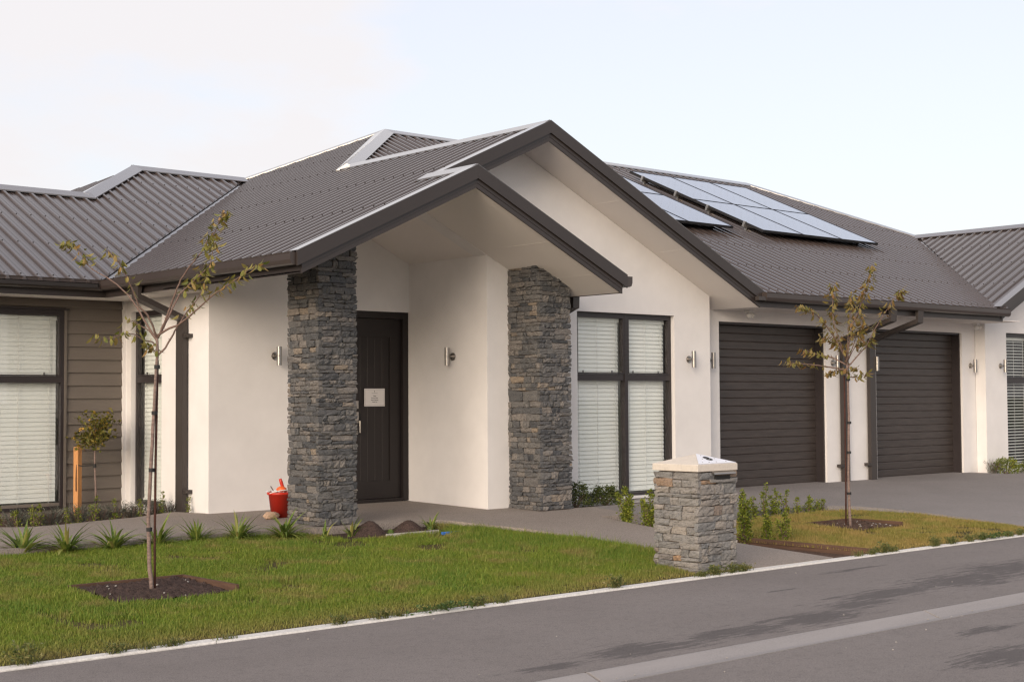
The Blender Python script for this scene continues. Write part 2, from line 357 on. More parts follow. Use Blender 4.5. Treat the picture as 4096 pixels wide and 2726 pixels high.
# ------------------------------------------------------------------ ground
def gl(y): return -.284 + (min(max(y, 8), 12) - 8)*.0435                   # lawns
def gp(x, y):                                                           # paving
    if x < 7.5: return -.055 + .012*min(max((y-12)/2, 0), 1)
    if y < 8: return -.280
    if y < 11.8: return -.280 + (y-8)/3.8*.235
    return -.045 + .035*min((y-11.8)/1.9, 1)
def sheet(name, poly, zf, mat, step=.5, skirt=.16):
    bm = bmesh.new(); vs_ = [bm.verts.new((x, y, 0)) for x, y in poly]; bm.faces.new(vs_); bm.normal_update()
    ys = [p[1] for p in poly]; xs = [p[0] for p in poly]
    yy = math.ceil(min(ys)/step)*step
    while yy < max(ys):
        bmesh.ops.bisect_plane(bm, geom=bm.verts[:]+bm.edges[:]+bm.faces[:], plane_co=(0, yy, 0), plane_no=(0, 1, 0)); yy += step
    bmesh.ops.bisect_plane(bm, geom=bm.verts[:]+bm.edges[:]+bm.faces[:], plane_co=(7.5, 0, 0), plane_no=(1, 0, 0))
    for f in bm.faces:
        if f.normal.z < 0: f.normal_flip()
    for v in bm.verts: v.co.z = zf(v.co.x, v.co.y)
    if skirt:
        be = [e for e in bm.edges if e.is_boundary]
        r = bmesh.ops.extrude_edge_only(bm, edges=be)
        for v in r['geom']:
            if isinstance(v, bmesh.types.BMVert): v.co.z -= skirt
    bmesh.ops.recalc_face_normals(bm, faces=bm.faces[:])
    me = bpy.data.meshes.new(name); bm.to_mesh(me); bm.free(); me.materials.append(mat)
    return struct(link(name, me))
g = MB(); g.quad((-1500, -1500, -.46), (1500, -1500, -.46), (1500, 1500, -.46), (-1500, 1500, -.46))
struct(link('ground', g.mesh('ground', M['ground'])))
rd = MB(); rd.box(-70, 90, 5.668, 7.885, -.42, -.300); rd.box(-70, 90, -9, 5.334, -.42, -.300)
struct(link('road', rd.mesh('road', M['asphalt'])))
# dished concrete channel, cast in lengths
for k in range(-6, 12):
    x0 = -1.1 + k*3.3
    ch = MB(); P = [(5.345, -.42), (5.655, -.42), (5.655, -.298), (5.635, -.297), (5.525, -.334), (5.495, -.334), (5.385, -.304), (5.345, -.298)]
    ch.prism(None, [(x0+.011, y, z) for y, z in P], [(x0+3.289, y, z) for y, z in P])
    struct(link('drain_channel', ch.mesh('drain_channel', M['channel'])))
# low kerb strip along the road
rnd = random.Random(3)
kx = -6.0
while kx < 32:
    L = rnd.uniform(2.2, 3.4); n = 10; mbk = MB(); dz = rnd.uniform(-.002, .003); A = []
    for i in range(n+1):
        x = kx + (L-.006)*i/n; wob = .006*math.sin(x*2.1) + rnd.uniform(-.004, .004); wb2 = .008*math.sin(x*1.3+1) + rnd.uniform(-.005, .005)
        A.append([(x, 7.889+wob, -.40), (x, 7.889+wob, -.297+dz), (x, 7.897+wob, -.287+dz), (x, 7.962+wb2, -.282+dz), (x, 7.974+wb2, -.288+dz), (x, 7.974+wb2, -.40)])
    for i in range(n):
        b0 = len(mbk.v); mbk.v += A[i]+A[i+1]
        for k in range(5): mbk.f.append((b0+k, b0+k+6, b0+k+7, b0+k+1))
    mbk.poly(A[0]); mbk.poly(A[-1][::-1])
    struct(link('kerb', mbk.mesh('kerb', M['kerb']))); kx += L

PATH = [(-6, 12.02), (5.0, 12.02), (7.2, 12.02), (7.78, 11.95), (7.80, 11.76), (9.22, 11.76), (9.34, 11.6), (9.66, 10.8), (9.80, 9.96), (9.85, 9.2), (9.87, 7.99), (10.98, 7.99), (10.90, 9.03), (10.96, 10.25), (11.02, 10.9),
        (11.06, 11.13), (11.5, 11.08), (11.6, 11.06), (11.6, 11.8), (11.26, 11.8), (11.26, 12.28), (10.43, 12.28), (10.43, 13.80), (7.72, 13.80), (7.6, 14.2), (7.1, 14.22), (6.6, 14.10), (6.2, 13.96), (5.9, 13.92), (5.7, 14.0), (5.5, 14.2), (5.0, 14.4), (-6, 14.5)]
sheet('footpath', PATH, gp, M['path'])
DRIVE = [(11.604, 11.06), (12.7, 10.64), (14.3, 10.60), (14.68, 10.42), (14.9, 10.0), (15.0, 9.4), (15.02, 8.8), (15.0, 7.99), (40, 7.99), (40, 12.30), (23.2, 12.30), (23.2, 11.95), (21.05, 11.95), (20.95, 12.54), (20.80, 12.80), (14.26, 12.80), (14.26, 11.8), (11.604, 11.8)]
sheet('driveway', DRIVE, gp, M['drive'])
LAWN1 = [(-6, 7.99), (9.86, 7.99), (9.84, 9.2), (9.79, 9.96), (9.65, 10.8), (9.33, 11.58), (9.2, 11.75), (7.82, 11.75), (7.7, 11.94), (7.2, 12.01), (-6, 12.01)]
LAWN2 = [(11.66, 7.99), (11.2, 9.3), (11.35, 10.15), (12.6, 10.40), (14.3, 10.46), (14.65, 10.36), (14.87, 10.0), (14.97, 9.4), (14.99, 8.8), (14.97, 7.99)]
sheet('lawn_soil', LAWN1, lambda x, y: gl(y)-.004, M['turf'], skirt=0)
sheet('lawn_soil', LAWN2, lambda x, y: gl(y)-.012, M['turf'], skirt=0)
BED = [(10.975, 7.99), (11.64, 7.99), (11.19, 9.3), (11.34, 10.16), (12.6, 10.41), (14.3, 10.47), (14.3, 10.59), (12.7, 10.63), (11.5, 11.07), (11.06, 11.12), (11.02, 10.9), (10.96, 10.25), (10.9, 9.03)]
sheet('garden_bed', BED, lambda x, y: gl(y)-.045, M['mulch'], skirt=0)
sheet('garden_bed', [(11.27, 11.805), (14.25, 11.805), (14.25, 12.27), (11.27, 12.27)], lambda x, y: -.085, M['mulch'], skirt=0)
sheet('garden_bed', [(-6, 14.45), (5.0, 14.38), (5.5, 14.18), (5.7, 13.98), (5.9, 13.90), (6.2, 13.94), (6.6, 14.08), (7.1, 14.2), (7.6, 14.18), (7.72, 13.9), (7.72, 15.72), (-6, 15.72)], lambda x, y: -.095, M['mulch'], skirt=0)
sheet('garden_bed', [(21.06, 11.96), (23.19, 11.96), (23.19, 12.34), (21.0, 12.34)], lambda x, y: -.085, M['mulch'], skirt=0)
sheet('garden_bed', [(7.84, 11.30), (9.15, 11.30), (9.2, 11.75), (7.84, 11.75)], lambda x, y: gl(y)+.004, M['soil'], skirt=0)
# tree pits: dug soil with clods
PITS = [((4.58, 5.50), (9.36, 10.18)), ((12.92, 13.72), (9.06, 9.72))]
def lump(cx, cy, nx, ny, hx, hy, zf, mat, name, seed):
    rn = np.random.RandomState(seed); mb = MB(); idx = {}
    for j in range(ny+1):
        for i in range(nx+1):
            x = cx - hx + 2*hx*i/nx; y = cy - hy + 2*hy*j/ny
            mb.v.append((x, y, zf(x, y) + rn.uniform(-1, 1)*.010 + (.02*rn.rand()**4)))
    for j in range(ny):
        for i in range(nx):
            a = j*(nx+1)+i; mb.f.append((a, a+1, a+nx+2, a+nx+1))
    return struct(link(name, mb.mesh(name, mat, True)))
for k, ((xa, xb), (ya, yb)) in enumerate(PITS):
    lump((xa+xb)/2, (ya+yb)/2, 40, 36, (xb-xa)/2-.015, (yb-ya)/2-.015, lambda x, y: gl(y)+.006, M['soil'] if k == 0 else M['mulch'], 'tree_pit_soil', k)
    nm = ('the thin tree with the long lower-left branch' if k == 0 else 'the tree in front of the garage')
    nm = ('front lawn' if k == 0 else 'dry lawn')
    zt = gl((ya+yb)/2)+.028
    for (x0, x1, y0, y1, wh) in ((xa-.02, xb+.02, yb, yb+.025, 'far edge'), (xb, xb+.025, ya, yb-.001, 'right edge')):
        e = MB(); e.box(x0, x1, y0, y1, gl(y0)-.05, gl(y1)+.026)
        o = link('edging_board', e.mesh('edging_board', M['timber_edge'])); tag(o, f'timber board at the {wh} of the tree pit in the {nm}', 'edging board', 'timber edging boards')
# pebbles in the near pit
pb = MB()
rn = random.Random(5)
for k in range(14):
    x = rn.uniform(4.65, 5.45); y = rn.uniform(9.4, 10.1); r = rn.uniform(.005, .013)
    pb.lathe([(r*.5, -r*.5), (r, 0), (r*.7, r*.5), (r*.1, r*.7)], (x, y, gl(y)+.014), 7)
for k in range(24):
    x = rn.uniform(13.2, 13.65); y = rn.uniform(9.1, 9.6); r = rn.uniform(.006, .014)
    pb.lathe([(r*.5, -r*.5), (r, 0), (r*.7, r*.5), (r*.1, r*.7)], (x, y, gl(y)+.014), 7)
o = stuff(link('pebbles', pb.mesh('pebbles', M['palerock'], True))); o['label'] = 'small pale pebbles lying on the dark soil of the tree pits'; o['category'] = 'pebbles'
# timber edging between hedge bed and dry lawn
for (a, b_, wh) in (((11.66, 8.0), (11.21, 9.3), 'nearest the road'), ((11.21, 9.3), (11.36, 10.16), 'behind the letterbox pillar')):
    d = (Vector(b_)-Vector(a)).normalized(); n_ = Vector((d.y, -d.x))*.022
    e = MB(); A = [(a[0], a[1]), (a[0]+n_.x, a[1]+n_.y)]; B_ = [(b_[0], b_[1]), (b_[0]+n_.x, b_[1]+n_.y)]
    f4 = lambda P: [(P[0][0], P[0][1], gl(P[0][1])-.07), (P[1][0], P[1][1], gl(P[1][1])-.07), (P[1][0], P[1][1], gl(P[1][1])+.03), (P[0][0], P[0][1], gl(P[0][1])+.03)]
    e.prism(None, f4(A), f4(B_)); o = link('edging_board', e.mesh('edging_board', M['timber_edge']))
    tag(o, f'timber board between hedge bed and dry lawn {wh}', 'edging board', 'timber edging boards')

# ------------------------------------------------------------------ house
HB = Vector((13.0, 13.0, 0))
house = thing('house', 'low white plaster house with brown ribbed roofs, stone porch columns and two garage doors', 'house', HB)
def part(name, mb, mat, smooth=False, label=None):
    o = link(name, mb.mesh(name, M[mat] if isinstance(mat, str) else mat, smooth), house, -HB)
    if label: o['label'] = label
    return o
def sub(name, mb, mat, par, smooth=False, kind=None):
    o = link(name, mb.mesh(name, M[mat] if isinstance(mat, str) else mat, smooth), par)
    if kind: o['kind'] = kind
    return o
T = .4685; TF = .4485
OFF = -.032
pL = lambda x, y: 2.565 + T*(x-7.126)
pF = lambda x, y: 2.565 + TF*(y-11.65)
pR = lambda x, y: 4.328 - T*(x-10.887)
pW = lambda x, y: 2.565 + T*(y-15.0)
pPR = lambda x, y: 3.583 - T*(x-9.30)
pG = lambda x, y: 4.328 + T*(x-24.2)
pWL = lambda x, y: 2.565 + T*(x-5.24)
# walls -------------------------------------------------------------
def wallbox(x0, x1, y0, y1, z0, z1): return MB().box(x0, x1, y0, y1, z0, z1)
TH = .22
# front wall left of the porch with the entry door opening (9.22..10.436)
mb = MB(); mb.box(7.72, 9.22, 13.72, 13.94, -.12, 2.42); mb.box(9.22, 10.45, 13.72, 13.94, 2.25, 2.42)
for (ya, yb) in ((13.72, 13.94),): mb.prism(None, [(x, ya, z) for x, z in ((7.72, 2.42), (10.45, 2.42), (10.45, 2.86), (9.3, 3.39), (7.72, 2.65))], [(x, yb, z) for x, z in ((7.72, 2.42), (10.45, 2.42), (10.45, 2.86), (9.3, 3.39), (7.72, 2.65))])
part('wall', mb, 'plaster')
# side wall with the narrow window (y 14.79..15.55)
mb = MB(); mb.box(7.722, 7.94, 13.942, 14.791, -.12, 2.40); mb.box(7.722, 7.94, 15.548, 15.70, -.0, 2.40); mb.box(7.722, 7.94, 14.791, 15.548, 2.25, 2.40)
part('wall', mb, 'plaster')
# wall beside the door
mb = MB(); mb.box(10.436, 10.65, 12.49, 13.938, -.12, 2.90); part('wall', mb, 'plaster')
# gable wall with the large window
yw = 12.27; mb = MB()
zs = lambda x: (pL(x, 0) if x < 10.887 else pR(x, 0)) - .215
def slab(mb, pts, y0, y1):
    A = [(x, y0, z) for x, z in pts]; B_ = [(x, y1, z) for x, z in pts]; mb.prism(None, A, B_)
slab(mb, [(10.436, -.12), (11.849, -.12), (11.849, 2.25), (10.436, 2.25)], yw, yw+TH)
slab(mb, [(13.574, -.12), (14.261, -.12), (14.261, 2.25), (13.574, 2.25)], yw, yw+TH)
slab(mb, [(11.849, -.12), (13.574, -.12), (13.574, -.03), (11.849, -.03)], yw+.03, yw+TH)
slab(mb, [(10.436, 2.25), (14.261, 2.25), (14.261, zs(14.261)), (10.887, zs(10.887)), (9.3, zs(9.3)), (9.3, 3.363), (10.436, 2.831)], yw, yw+TH)
part('wall', mb, 'plaster')
# garage wall
yg = 12.526; GH = 2.227; mb = MB()
GO = [(14.744, 17.109), (18.359, 20.765)]
mb.box(14.04, 14.744, yg, yg+TH, -.12, 2.40); mb.box(17.109, 18.359, yg, yg+TH, -.12, 2.40); mb.box(20.765, 21.36, yg, yg+TH, -.12, 2.40)
mb.box(14.744, 17.109, yg, yg+TH, GH, 2.40); mb.box(18.359, 20.765, yg, yg+TH, GH, 2.40)
part('wall', mb, 'plaster')
# wing wall with window (x 21.823..23.5)
yq = 12.34; mb = MB(); zq = lambda x: pG(x, 0)-.215
slab(mb, [(21.16, -.12), (21.823, -.12), (21.823, 2.25), (21.16, 2.25)], yq, yq+.18)
slab(mb, [(23.55, -.12), (27.2, -.12), (27.2, 2.25), (23.55, 2.25)], yq, yq+.18)
slab(mb, [(21.16, 2.25), (27.2, 2.25), (27.2, 2.70), (24.2, zq(24.2)), (21.16, zq(21.16))], yq, yq+.18)
slab(mb, [(21.823, -.12), (23.55, -.12), (23.55, 0), (21.823, 0)], yq+.03, yq+.18)
part('wall', mb, 'plaster')
# side of wing + rear walls close the house
mb = MB(); mb.box(-6, 7.7, 22, 22.2, -.12, 2.4); mb.box(7.7, 27.2, 23.6, 23.8, -.12, 2.4); mb.box(27.0, 27.2, 12.53, 23.6, -.12, 2.4); part('wall', mb, 'plaster')
# plaster band below the side window: sill and plinth
mb = MB(); mb.box(7.74, 7.92, 14.79, 15.70, -.12, -.065); part('plinth', mb, 'concrete')
mb = MB(); mb.box(11.85, 13.574, yw+.035, yw+.18, -.122, -.031); part('plinth', mb, 'concrete')
# siding wall ---------------------------------------------------------
ys = 15.71; SW = (4.9, 6.965)     # window in x
mb = MB(); mb.box(-6, SW[0], ys+.03, ys+.15, -.05, 2.40); mb.box(SW[1], 7.722, ys+.03, ys+.15, -.05, 2.40); mb.box(SW[0], SW[1], ys+.03, ys+.15, 2.25, 2.40); mb.box(SW[0], SW[1], ys+.03, ys+.15, -.10, -.02)
sid = part('wall', mb, 'siding', label='taupe weatherboard wall')
zb = -.10; k = 0
while zb < 2.38:
    zt = min(zb+.15, 2.385)
    for (xa, xb) in ((-6.0, SW[0]-.03), (SW[1]+.03, 7.715)) if -.02 < zb+.075 < 2.25 else ((-6.0, 7.715),):
        b_ = MB(); P = [(ys+.03, zb-.012), (ys-.004, zb-.012), (ys-.004, zb-.002), (ys+.018, zt), (ys+.03, zt)]
        b_.prism(None, [(xa, y, z) for y, z in P], [(xb, y, z) for y, z in P]); sub('weatherboard', b_, 'siding', sid)
    zb += .15; k += 1
mb = MB(); mb.box(7.69, 7.722, ys-.035, ys+.028, -.06, 2.382); part('corner_trim', mb, 'plaster')
# windows -------------------------------------------------------------
def window(axis, pos, a0, a1, z0, z1, mulls, trz, blind, sash=True, recess=.06, sgn=1):
    """axis 'x': wall runs along X at y=pos, looking from -Y. axis 'y': wall runs along Y at x=pos, seen from -X"""
    def bx(mb, p0, p1, d0, d1, zz0, zz1):
        if axis == 'x': mb.box(p0, p1, pos+d0, pos+d1, zz0, zz1)
        else: mb.box(pos+d0, pos+d1, p0, p1, zz0, zz1)
    fr_ = MB(); w_ = .036; d0, d1 = recess, recess+.06
    bx(fr_, a0, a0+w_, d0, d1, z0, z1); bx(fr_, a1-w_, a1, d0, d1, z0, z1)
    bx(fr_, a0+w_, a1-w_, d0, d1, z1-w_, z1); bx(fr_, a0+w_, a1-w_, d0, d1, z0, z0+w_)
    edges = [a0+w_]
    for m_ in mulls:
        bx(fr_, m_-.027, m_+.027, d0-.012, d1, z0+w_, z1-w_); edges += [m_-.027, m_+.027]
    edges.append(a1-w_)
    par = part('window', fr_, 'frame', label='dark aluminium framed window with white venetian blinds')
    for i in range(0, len(edges), 2):
        e0, e1 = edges[i], edges[i+1]
        tb = MB(); bx(tb, e0, e1, d0+.002, d1-.002, trz-.038, trz+.038); sub('transom', tb, 'frame', par)
        s = MB(); q = .026    # opening sash over the transom
        bx(s, e0, e0+q, d0-.008, d1-.012, trz+.04, z1-w_); bx(s, e1-q, e1, d0-.008, d1-.012, trz+.04, z1-w_)
        bx(s, e0+q, e1-q, d0-.008, d1-.012, z1-w_-q, z1-w_); bx(s, e0+q, e1-q, d0-.008, d1-.012, trz+.04, trz+.04+q*.6); sub('sash', s, 'frame', par)
        for (pz0, pz1, q_) in ((trz+.04+q*.6, z1-w_-q, q), (z0+w_, trz-.04, 0)):
            g_ = MB(); bx(g_, e0+q_, e1-q_, d0+.028, d0+.034, pz0, pz1); sub('pane', g_, 'glass', par)
        for fx in (.22, .82):
            h = MB(); xx = e0+(e1-e0)*fx; bx(h, xx-.006, xx+.006, d1, d1+.012, trz+.045, trz+.085); sub('latch', h, 'frame', par)
        # blind
        if blind:
            ang, tops = blind
            by = d1+.035; pitch = .0505
            hd = MB(); bx(hd, e0+.015, e1-.015, by-.022, by+.022, z1-w_-.075, z1-w_-.03); sub('blind_head_rail', hd, 'slat', par)
            z = z1-w_-.10; nsl = 0; me = None
            while z > z0+w_+.045:
                if me is None:
                    s_ = MB(); hw = .027; ca, sa = math.cos(ang)*hw, math.sin(ang)*hw; th_ = .0016
                    if axis == 'x': A = [(e0+.02, pos+by-ca, -sa), (e0+.02, pos+by, th_*2), (e0+.02, pos+by+ca, sa), (e0+.02, pos+by+ca, sa-th_), (e0+.02, pos+by, 0), (e0+.02, pos+by-ca, -sa-th_)]; B_ = [(e1-.02, y, z_) for _, y, z_ in A]
                    else: A = [(pos+by-ca, e0+.02, -sa), (pos+by, e0+.02, th_*2), (pos+by+ca, e0+.02, sa), (pos+by+ca, e0+.02, sa-th_), (pos+by, e0+.02, 0), (pos+by-ca, e0+.02, -sa-th_)]; B_ = [(x, e1-.02, z_) for x, _, z_ in A]
                    s_.prism(None, A, B_); me = s_.mesh('slat', M['slat'])
                link('slat', me, par, (0, 0, z)); z -= pitch; nsl += 1
            br = MB(); bx(br, e0+.02, e1-.02, by-.02, by+.02, z0+w_+.012, z0+w_+.03); sub('blind_bottom_rail', br, 'slat', par)
            for fx in (.12, .5, .88):
                c_ = MB(); xx = e0+(e1-e0)*fx; bx(c_, xx-.0025, xx+.0025, by-.036, by-.033, z0+w_+.02, z1-w_-.05); sub('blind_cord', c_, 'cord', par)
    rm = MB(); rmat = 'bounce_room_paint' if blind and blind[0] > .6 else 'shade_room_paint'; bx(rm, a0+.01, a1-.01, .55, .56, z0, z1); bx(rm, a0-.02, a0, d1+.002, .55, z0, z1); bx(rm, a1, a1+.02, d1+.002, .55, z0, z1); bx(rm, a0, a1, d1+.002, .55, z1, z1+.02); bx(rm, a0, a1, d1+.002, .55, z0-.02, z0)
    sub('room_lining', rm, rmat, par)
    return par
wm = window('x', 12.27, 11.849, 13.574, .0, 2.25, [12.74], 1.46, (R(73), 0))
sl = MB(); sl.box(11.82, 13.60, 12.235, 12.325, -.03, -.002); sub('sill', sl, 'sill', wm)
ws = window('y', 7.722, 14.791, 15.548, .0, 2.25, [], 1.455, (R(73), 0))
sl = MB(); sl.box(7.70, 7.80, 14.77, 15.62, -.062, -.002); sub('sill', sl, 'sill', ws)
wl = window('x', 15.71, SW[0], SW[1], -.02, 2.25, [5.95], 1.455, (R(80), 0), recess=-.01)
sl = MB(); sl.box(SW[0]-.03, SW[1]+.06, 15.685, 15.74, 2.252, 2.275); sub('head_flashing', sl, 'frame', wl)
sl = MB(); sl.box(SW[1]+.002, SW[1]+.03, 15.69, 15.74, -.06, 2.25); sub('trim', sl, 'siding', wl)
ww = window('x', 12.34, 21.823, 23.55, .0, 2.25, [22.69], 1.46, (R(14), 0))
sl = MB(); sl.box(21.80, 23.58, 12.31, 12.395, -.04, -.002); sub('sill', sl, 'sill', ww)

# garage doors ---------------------------------------------------------
for (x0, x1) in GO:
    jb = MB(); yd = 12.70
    jb.box(x0, x0+.03, yg+.035, yg+TH, -.05, GH); jb.box(x1-.03, x1, yg+.035, yg+TH, -.05, GH); jb.box(x0+.03, x1-.03, yg+.035, yg+TH, GH-.03, GH)
    jb.box(x0+.03, x1-.03, yd+.04, yd+.06, -.05, GH-.03)
    gd = part('garage_door', jb, 'frame', label='dark brown sectional garage door with grained boards')
    nb = 20; hb = (GH-.03+.03)/nb
    for k in range(nb):
        b_ = MB(); za = -.03+k*hb; zb = za+hb
        P = [(yd+.04, za+.0005), (yd+.007, za+.0005), (yd+.001, za+.008), (yd, za+.016), (yd, zb-.007), (yd+.004, zb-.001), (yd+.04, zb-.001)]
        b_.prism(None, [(x0+.032, y, z) for y, z in P], [(x1-.032, y, z) for y, z in P]); sub('door_board', b_, 'gboard', gd)
    th_ = MB(); th_.box(x0, x1, yg+.0, yg+.20, -.10, -.035); sub('threshold', th_, 'concrete', gd)

# entry door -----------------------------------------------------------
fr_ = MB(); x0, x1 = 9.22, 10.415
fr_.box(x1-.06, x1+.02, 13.74, 13.86, 0, 2.25); fr_.box(x0, x0+.06, 13.74, 13.86, 0, 2.25); fr_.box(x0+.06, x1-.06, 13.74, 13.86, 2.17, 2.25); fr_.box(x0+.06, x1-.06, 13.745, 13.86, -.012, .03)
ed = part('entry_door', fr_, 'door', label='tall dark brown panelled entry door')
lf = MB(); lf.box(x0+.065, x1-.065, 13.80, 13.84, .035, 2.165); leaf = sub('door_leaf', lf, 'door', ed)
st = MB(); a0, a1 = x0+.065, x1-.065
st.box(a0, a0+.16, 13.785, 13.80, .035, 2.165); st.box(a1-.16, a1, 13.785, 13.80, .035, 2.165); st.box(a0+.16, a1-.16, 13.785, 13.80, 1.95, 2.165); st.box(a0+.16, a1-.16, 13.785, 13.80, .035, .24)
sub('door_rail', st, 'door', ed)
nb = 7; bw = (a1-a0-.32)/nb
for k in range(nb):
    b_ = MB(); xa = a0+.16+k*bw; P = [(xa+.001, 13.80), (xa+.003, 13.798), (xa+bw-.003, 13.798), (xa+bw-.001, 13.80)]
    b_.prism(None, [(x, y, .24) for x, y in P], [(x, y, 1.95) for x, y in P]); sub('door_board', b_, 'door', ed)
hx = 9.70
hd = MB(); hd.box(hx-.035, hx+.02, 13.765, 13.785, 1.10, 1.19); hd.lathe([(.02, 0), (.02, .0)], (hx, 13.76, 1.14), 8); sub('lock', hd, 'steel', ed)
hd = MB(); hd.box(hx-.035, hx+.025, 13.77, 13.785, .93, 1.06); sub('lock_plate', hd, 'steel', ed)
hd = MB(); hd.tube([(hx+.02, 13.775, .96), (hx+.02, 13.735, .955), (hx+.02, 13.735, .82), (hx+.02, 13.775, .815)], .010, 8); sub('handle', hd, 'steel', ed)
hd = MB(); hd.box(hx-.02, hx+.015, 13.772, 13.785, .795, .84); sub('handle_base', hd, 'steel', ed)

# soffits ---------------------------------------------------------------
mb = MB(); S = -.215
def slq(mb, pts, pf, dz, th_=.012):
    A = [(x, y, pf(x, y)+dz) for x, y in pts]; B_ = [(x, y, pf(x, y)+dz+th_) for x, y in pts]; mb.prism(None, A, B_)
slq(mb, [(7.19, 11.10), (9.30, 11.10), (9.30, 13.72), (7.19, 13.72)], pL, S)
slq(mb, [(9.30, 11.10), (11.41, 11.10), (11.41, 12.268), (9.30, 12.268)], pPR, S)
slq(mb, [(9.30, 12.268), (10.436, 12.268), (10.436, 13.72), (9.30, 13.72)], pPR, S)
part('soffit', mb, 'soffit', label='raked white porch ceiling')
for xj in (10.35, 11.02):
    jn = MB()
    A = [(xj-.004, 11.12, pPR(xj-.004, 0)+S-.0012), (xj+.004, 11.12, pPR(xj+.004, 0)+S-.0012), (xj+.004, 11.12, pPR(xj+.004, 0)+S+.002), (xj-.004, 11.12, pPR(xj-.004, 0)+S+.002)]
    jn.prism(None, A, [(x, 12.26, z) for x, y, z in A]); part('soffit_joint', jn, 'soffit')
for xj in (12.1, 13.2):
    jn = MB()
    A = [(xj-.004, 11.72, pR(xj-.004, 0)+S-.0012), (xj+.004, 11.72, pR(xj+.004, 0)+S-.0012), (xj+.004, 11.72, pR(xj+.004, 0)+S+.002), (xj-.004, 11.72, pR(xj-.004, 0)+S+.002)]
    jn.prism(None, A, [(x, 12.26, z) for x, y, z in A]); part('soffit_joint', jn, 'soffit')
mb = MB()
slq(mb, [(9.30, 11.72), (10.887, 11.72), (10.887, 12.268), (9.30, 12.268)], pL, S)
slq(mb, [(10.887, 11.72), (14.60, 11.72), (14.60, 12.268), (10.887, 12.268)], pR, S)
slq(mb, [(14.262, 12.268), (14.60, 12.268), (14.60, 12.524), (14.262, 12.524)], pR, S)
part('soffit', mb, 'soffit', label='raked white soffit below the large gable')
for bx_ in ((7.21, 7.72, 13.722, 15.70, 2.383, 2.395), (-6, 7.2095, 15.13, 15.708, 2.383, 2.395), (14.602, 21.158, 11.725, 12.524, 2.383, 2.395)):
    part('soffit', MB().box(*bx_), 'soffit')
mb = MB(); slq(mb, [(20.60, 11.72), (24.2, 11.72), (24.2, 12.34), (20.60, 12.34)], pG, S); part('soffit', mb, 'soffit')

# fascias, barges, gutters ---------------------------------------------
def fas(name, segs):
    mb = MB()
    for s_ in segs: mb.box(*s_)
    return part(name, mb, 'fascia')
fas('fascia', [(-6, 7.19, 15.11, 15.128, 2.372, 2.53)]); fas('fascia', [(7.19, 7.208, 11.10, 15.109, 2.372, 2.55)])
fas('fascia', [(14.60, 20.62, 11.706, 11.724, 2.372, 2.53)]); fas('fascia', [(11.41, 11.428, 11.10, 12.26, 2.372, 2.53)])
def barge(yb, xs_, pf, sgn):
    """rake boards from the eave (xs_[0]) to the apex (xs_[1])"""
    xa, xb = xs_
    def run(dz0, dz1, y0, y1, mat, name, x0=xa):
        m_ = MB(); A = [(x0, y0, pf(x0, 0)+dz0), (x0, y1, pf(x0, 0)+dz0), (x0, y1, pf(x0, 0)+dz1), (x0, y0, pf(x0, 0)+dz1)]
        B_ = [(xb, y0, pf(xb, 0)+dz0), (xb, y1, pf(xb, 0)+dz0), (xb, y1, pf(xb, 0)+dz1), (xb, y0, pf(xb, 0)+dz1)]
        m_.prism(None, A, B_); return part(name, m_, mat)
    run(-.135, .006, yb-.034, yb-.012, 'fascia', 'barge_flashing')
    run(.0065, .012, yb-.034, yb+.115, 'flash', 'barge_flashing')
    run(-.178, -.095, yb-.0115, yb+.012, 'fascia', 'barge_board', xa+sgn*.06)
    run(-.228, -.1795, yb-.0065, yb+.014, 'fascia', 'barge_board', xa+sgn*.06)
barge(11.06+.03, (7.13, 9.30), pL, 1); barge(11.09, (11.47, 9.3005), pPR, -1)
barge(11.70, (9.24, 10.887), pL, 1); barge(11.70, (14.65, 10.8875), pR, -1)
barge(11.70, (20.50, 24.2), pG, 1); barge(11.70, (27.9, 24.2005), lambda x, y: 4.328-T*(x-24.2), -1)
GP = [(0, -.10), (.075, -.118), (.105, -.105), (.118, -.07), (.118, -.012), (.124, 0), (.112, 0), (.106, -.012), (.106, -.066), (.096, -.095), (.072, -.106), (0, -.09)]
ZG = 2.56
def gutter(A, B, outw, trimA=0, trimB=0, caps=True, label=None):
    A = Vector(A); B = Vector(B); o = Vector(outw); d = (B-A).normalized(); m_ = MB()
    PA = [A + o*q - d*(trimA*q) + Vector((0, 0, ZG+z)) for q, z in GP]; PB = [B + o*q + d*(trimB*q) + Vector((0, 0, ZG+z)) for q, z in GP]
    m_.prism(None, PA, PB)
    if caps:
        e = [A + o*q + Vector((0, 0, ZG+z)) for q, z in ((0, -.115), (.075, -.118), (.105, -.105), (.118, -.07), (.12, 0), (0, 0))]
        m_.prism(None, [p - d*.003 for p in e], [p + d*.001 for p in e])
    return part('gutter', m_, 'gutter')
gutter((-6, 15.109, 0), (7.189, 15.109, 0), (0, -1, 0), 0, -1, False)
gutter((7.189, 11.09, 0), (7.189, 15.109, 0), (-1, 0, 0), 0, -1)
gutter((14.60, 11.705, 0), (20.66, 11.705, 0), (0, -1, 0))
gutter((11.429, 11.06, 0), (11.429, 12.26, 0), (1, 0, 0))
st_ = MB(); st_.box(14.45, 14.595, 11.60, 11.66, 2.45, 2.50); part('gutter_stop', st_, 'downpipe')

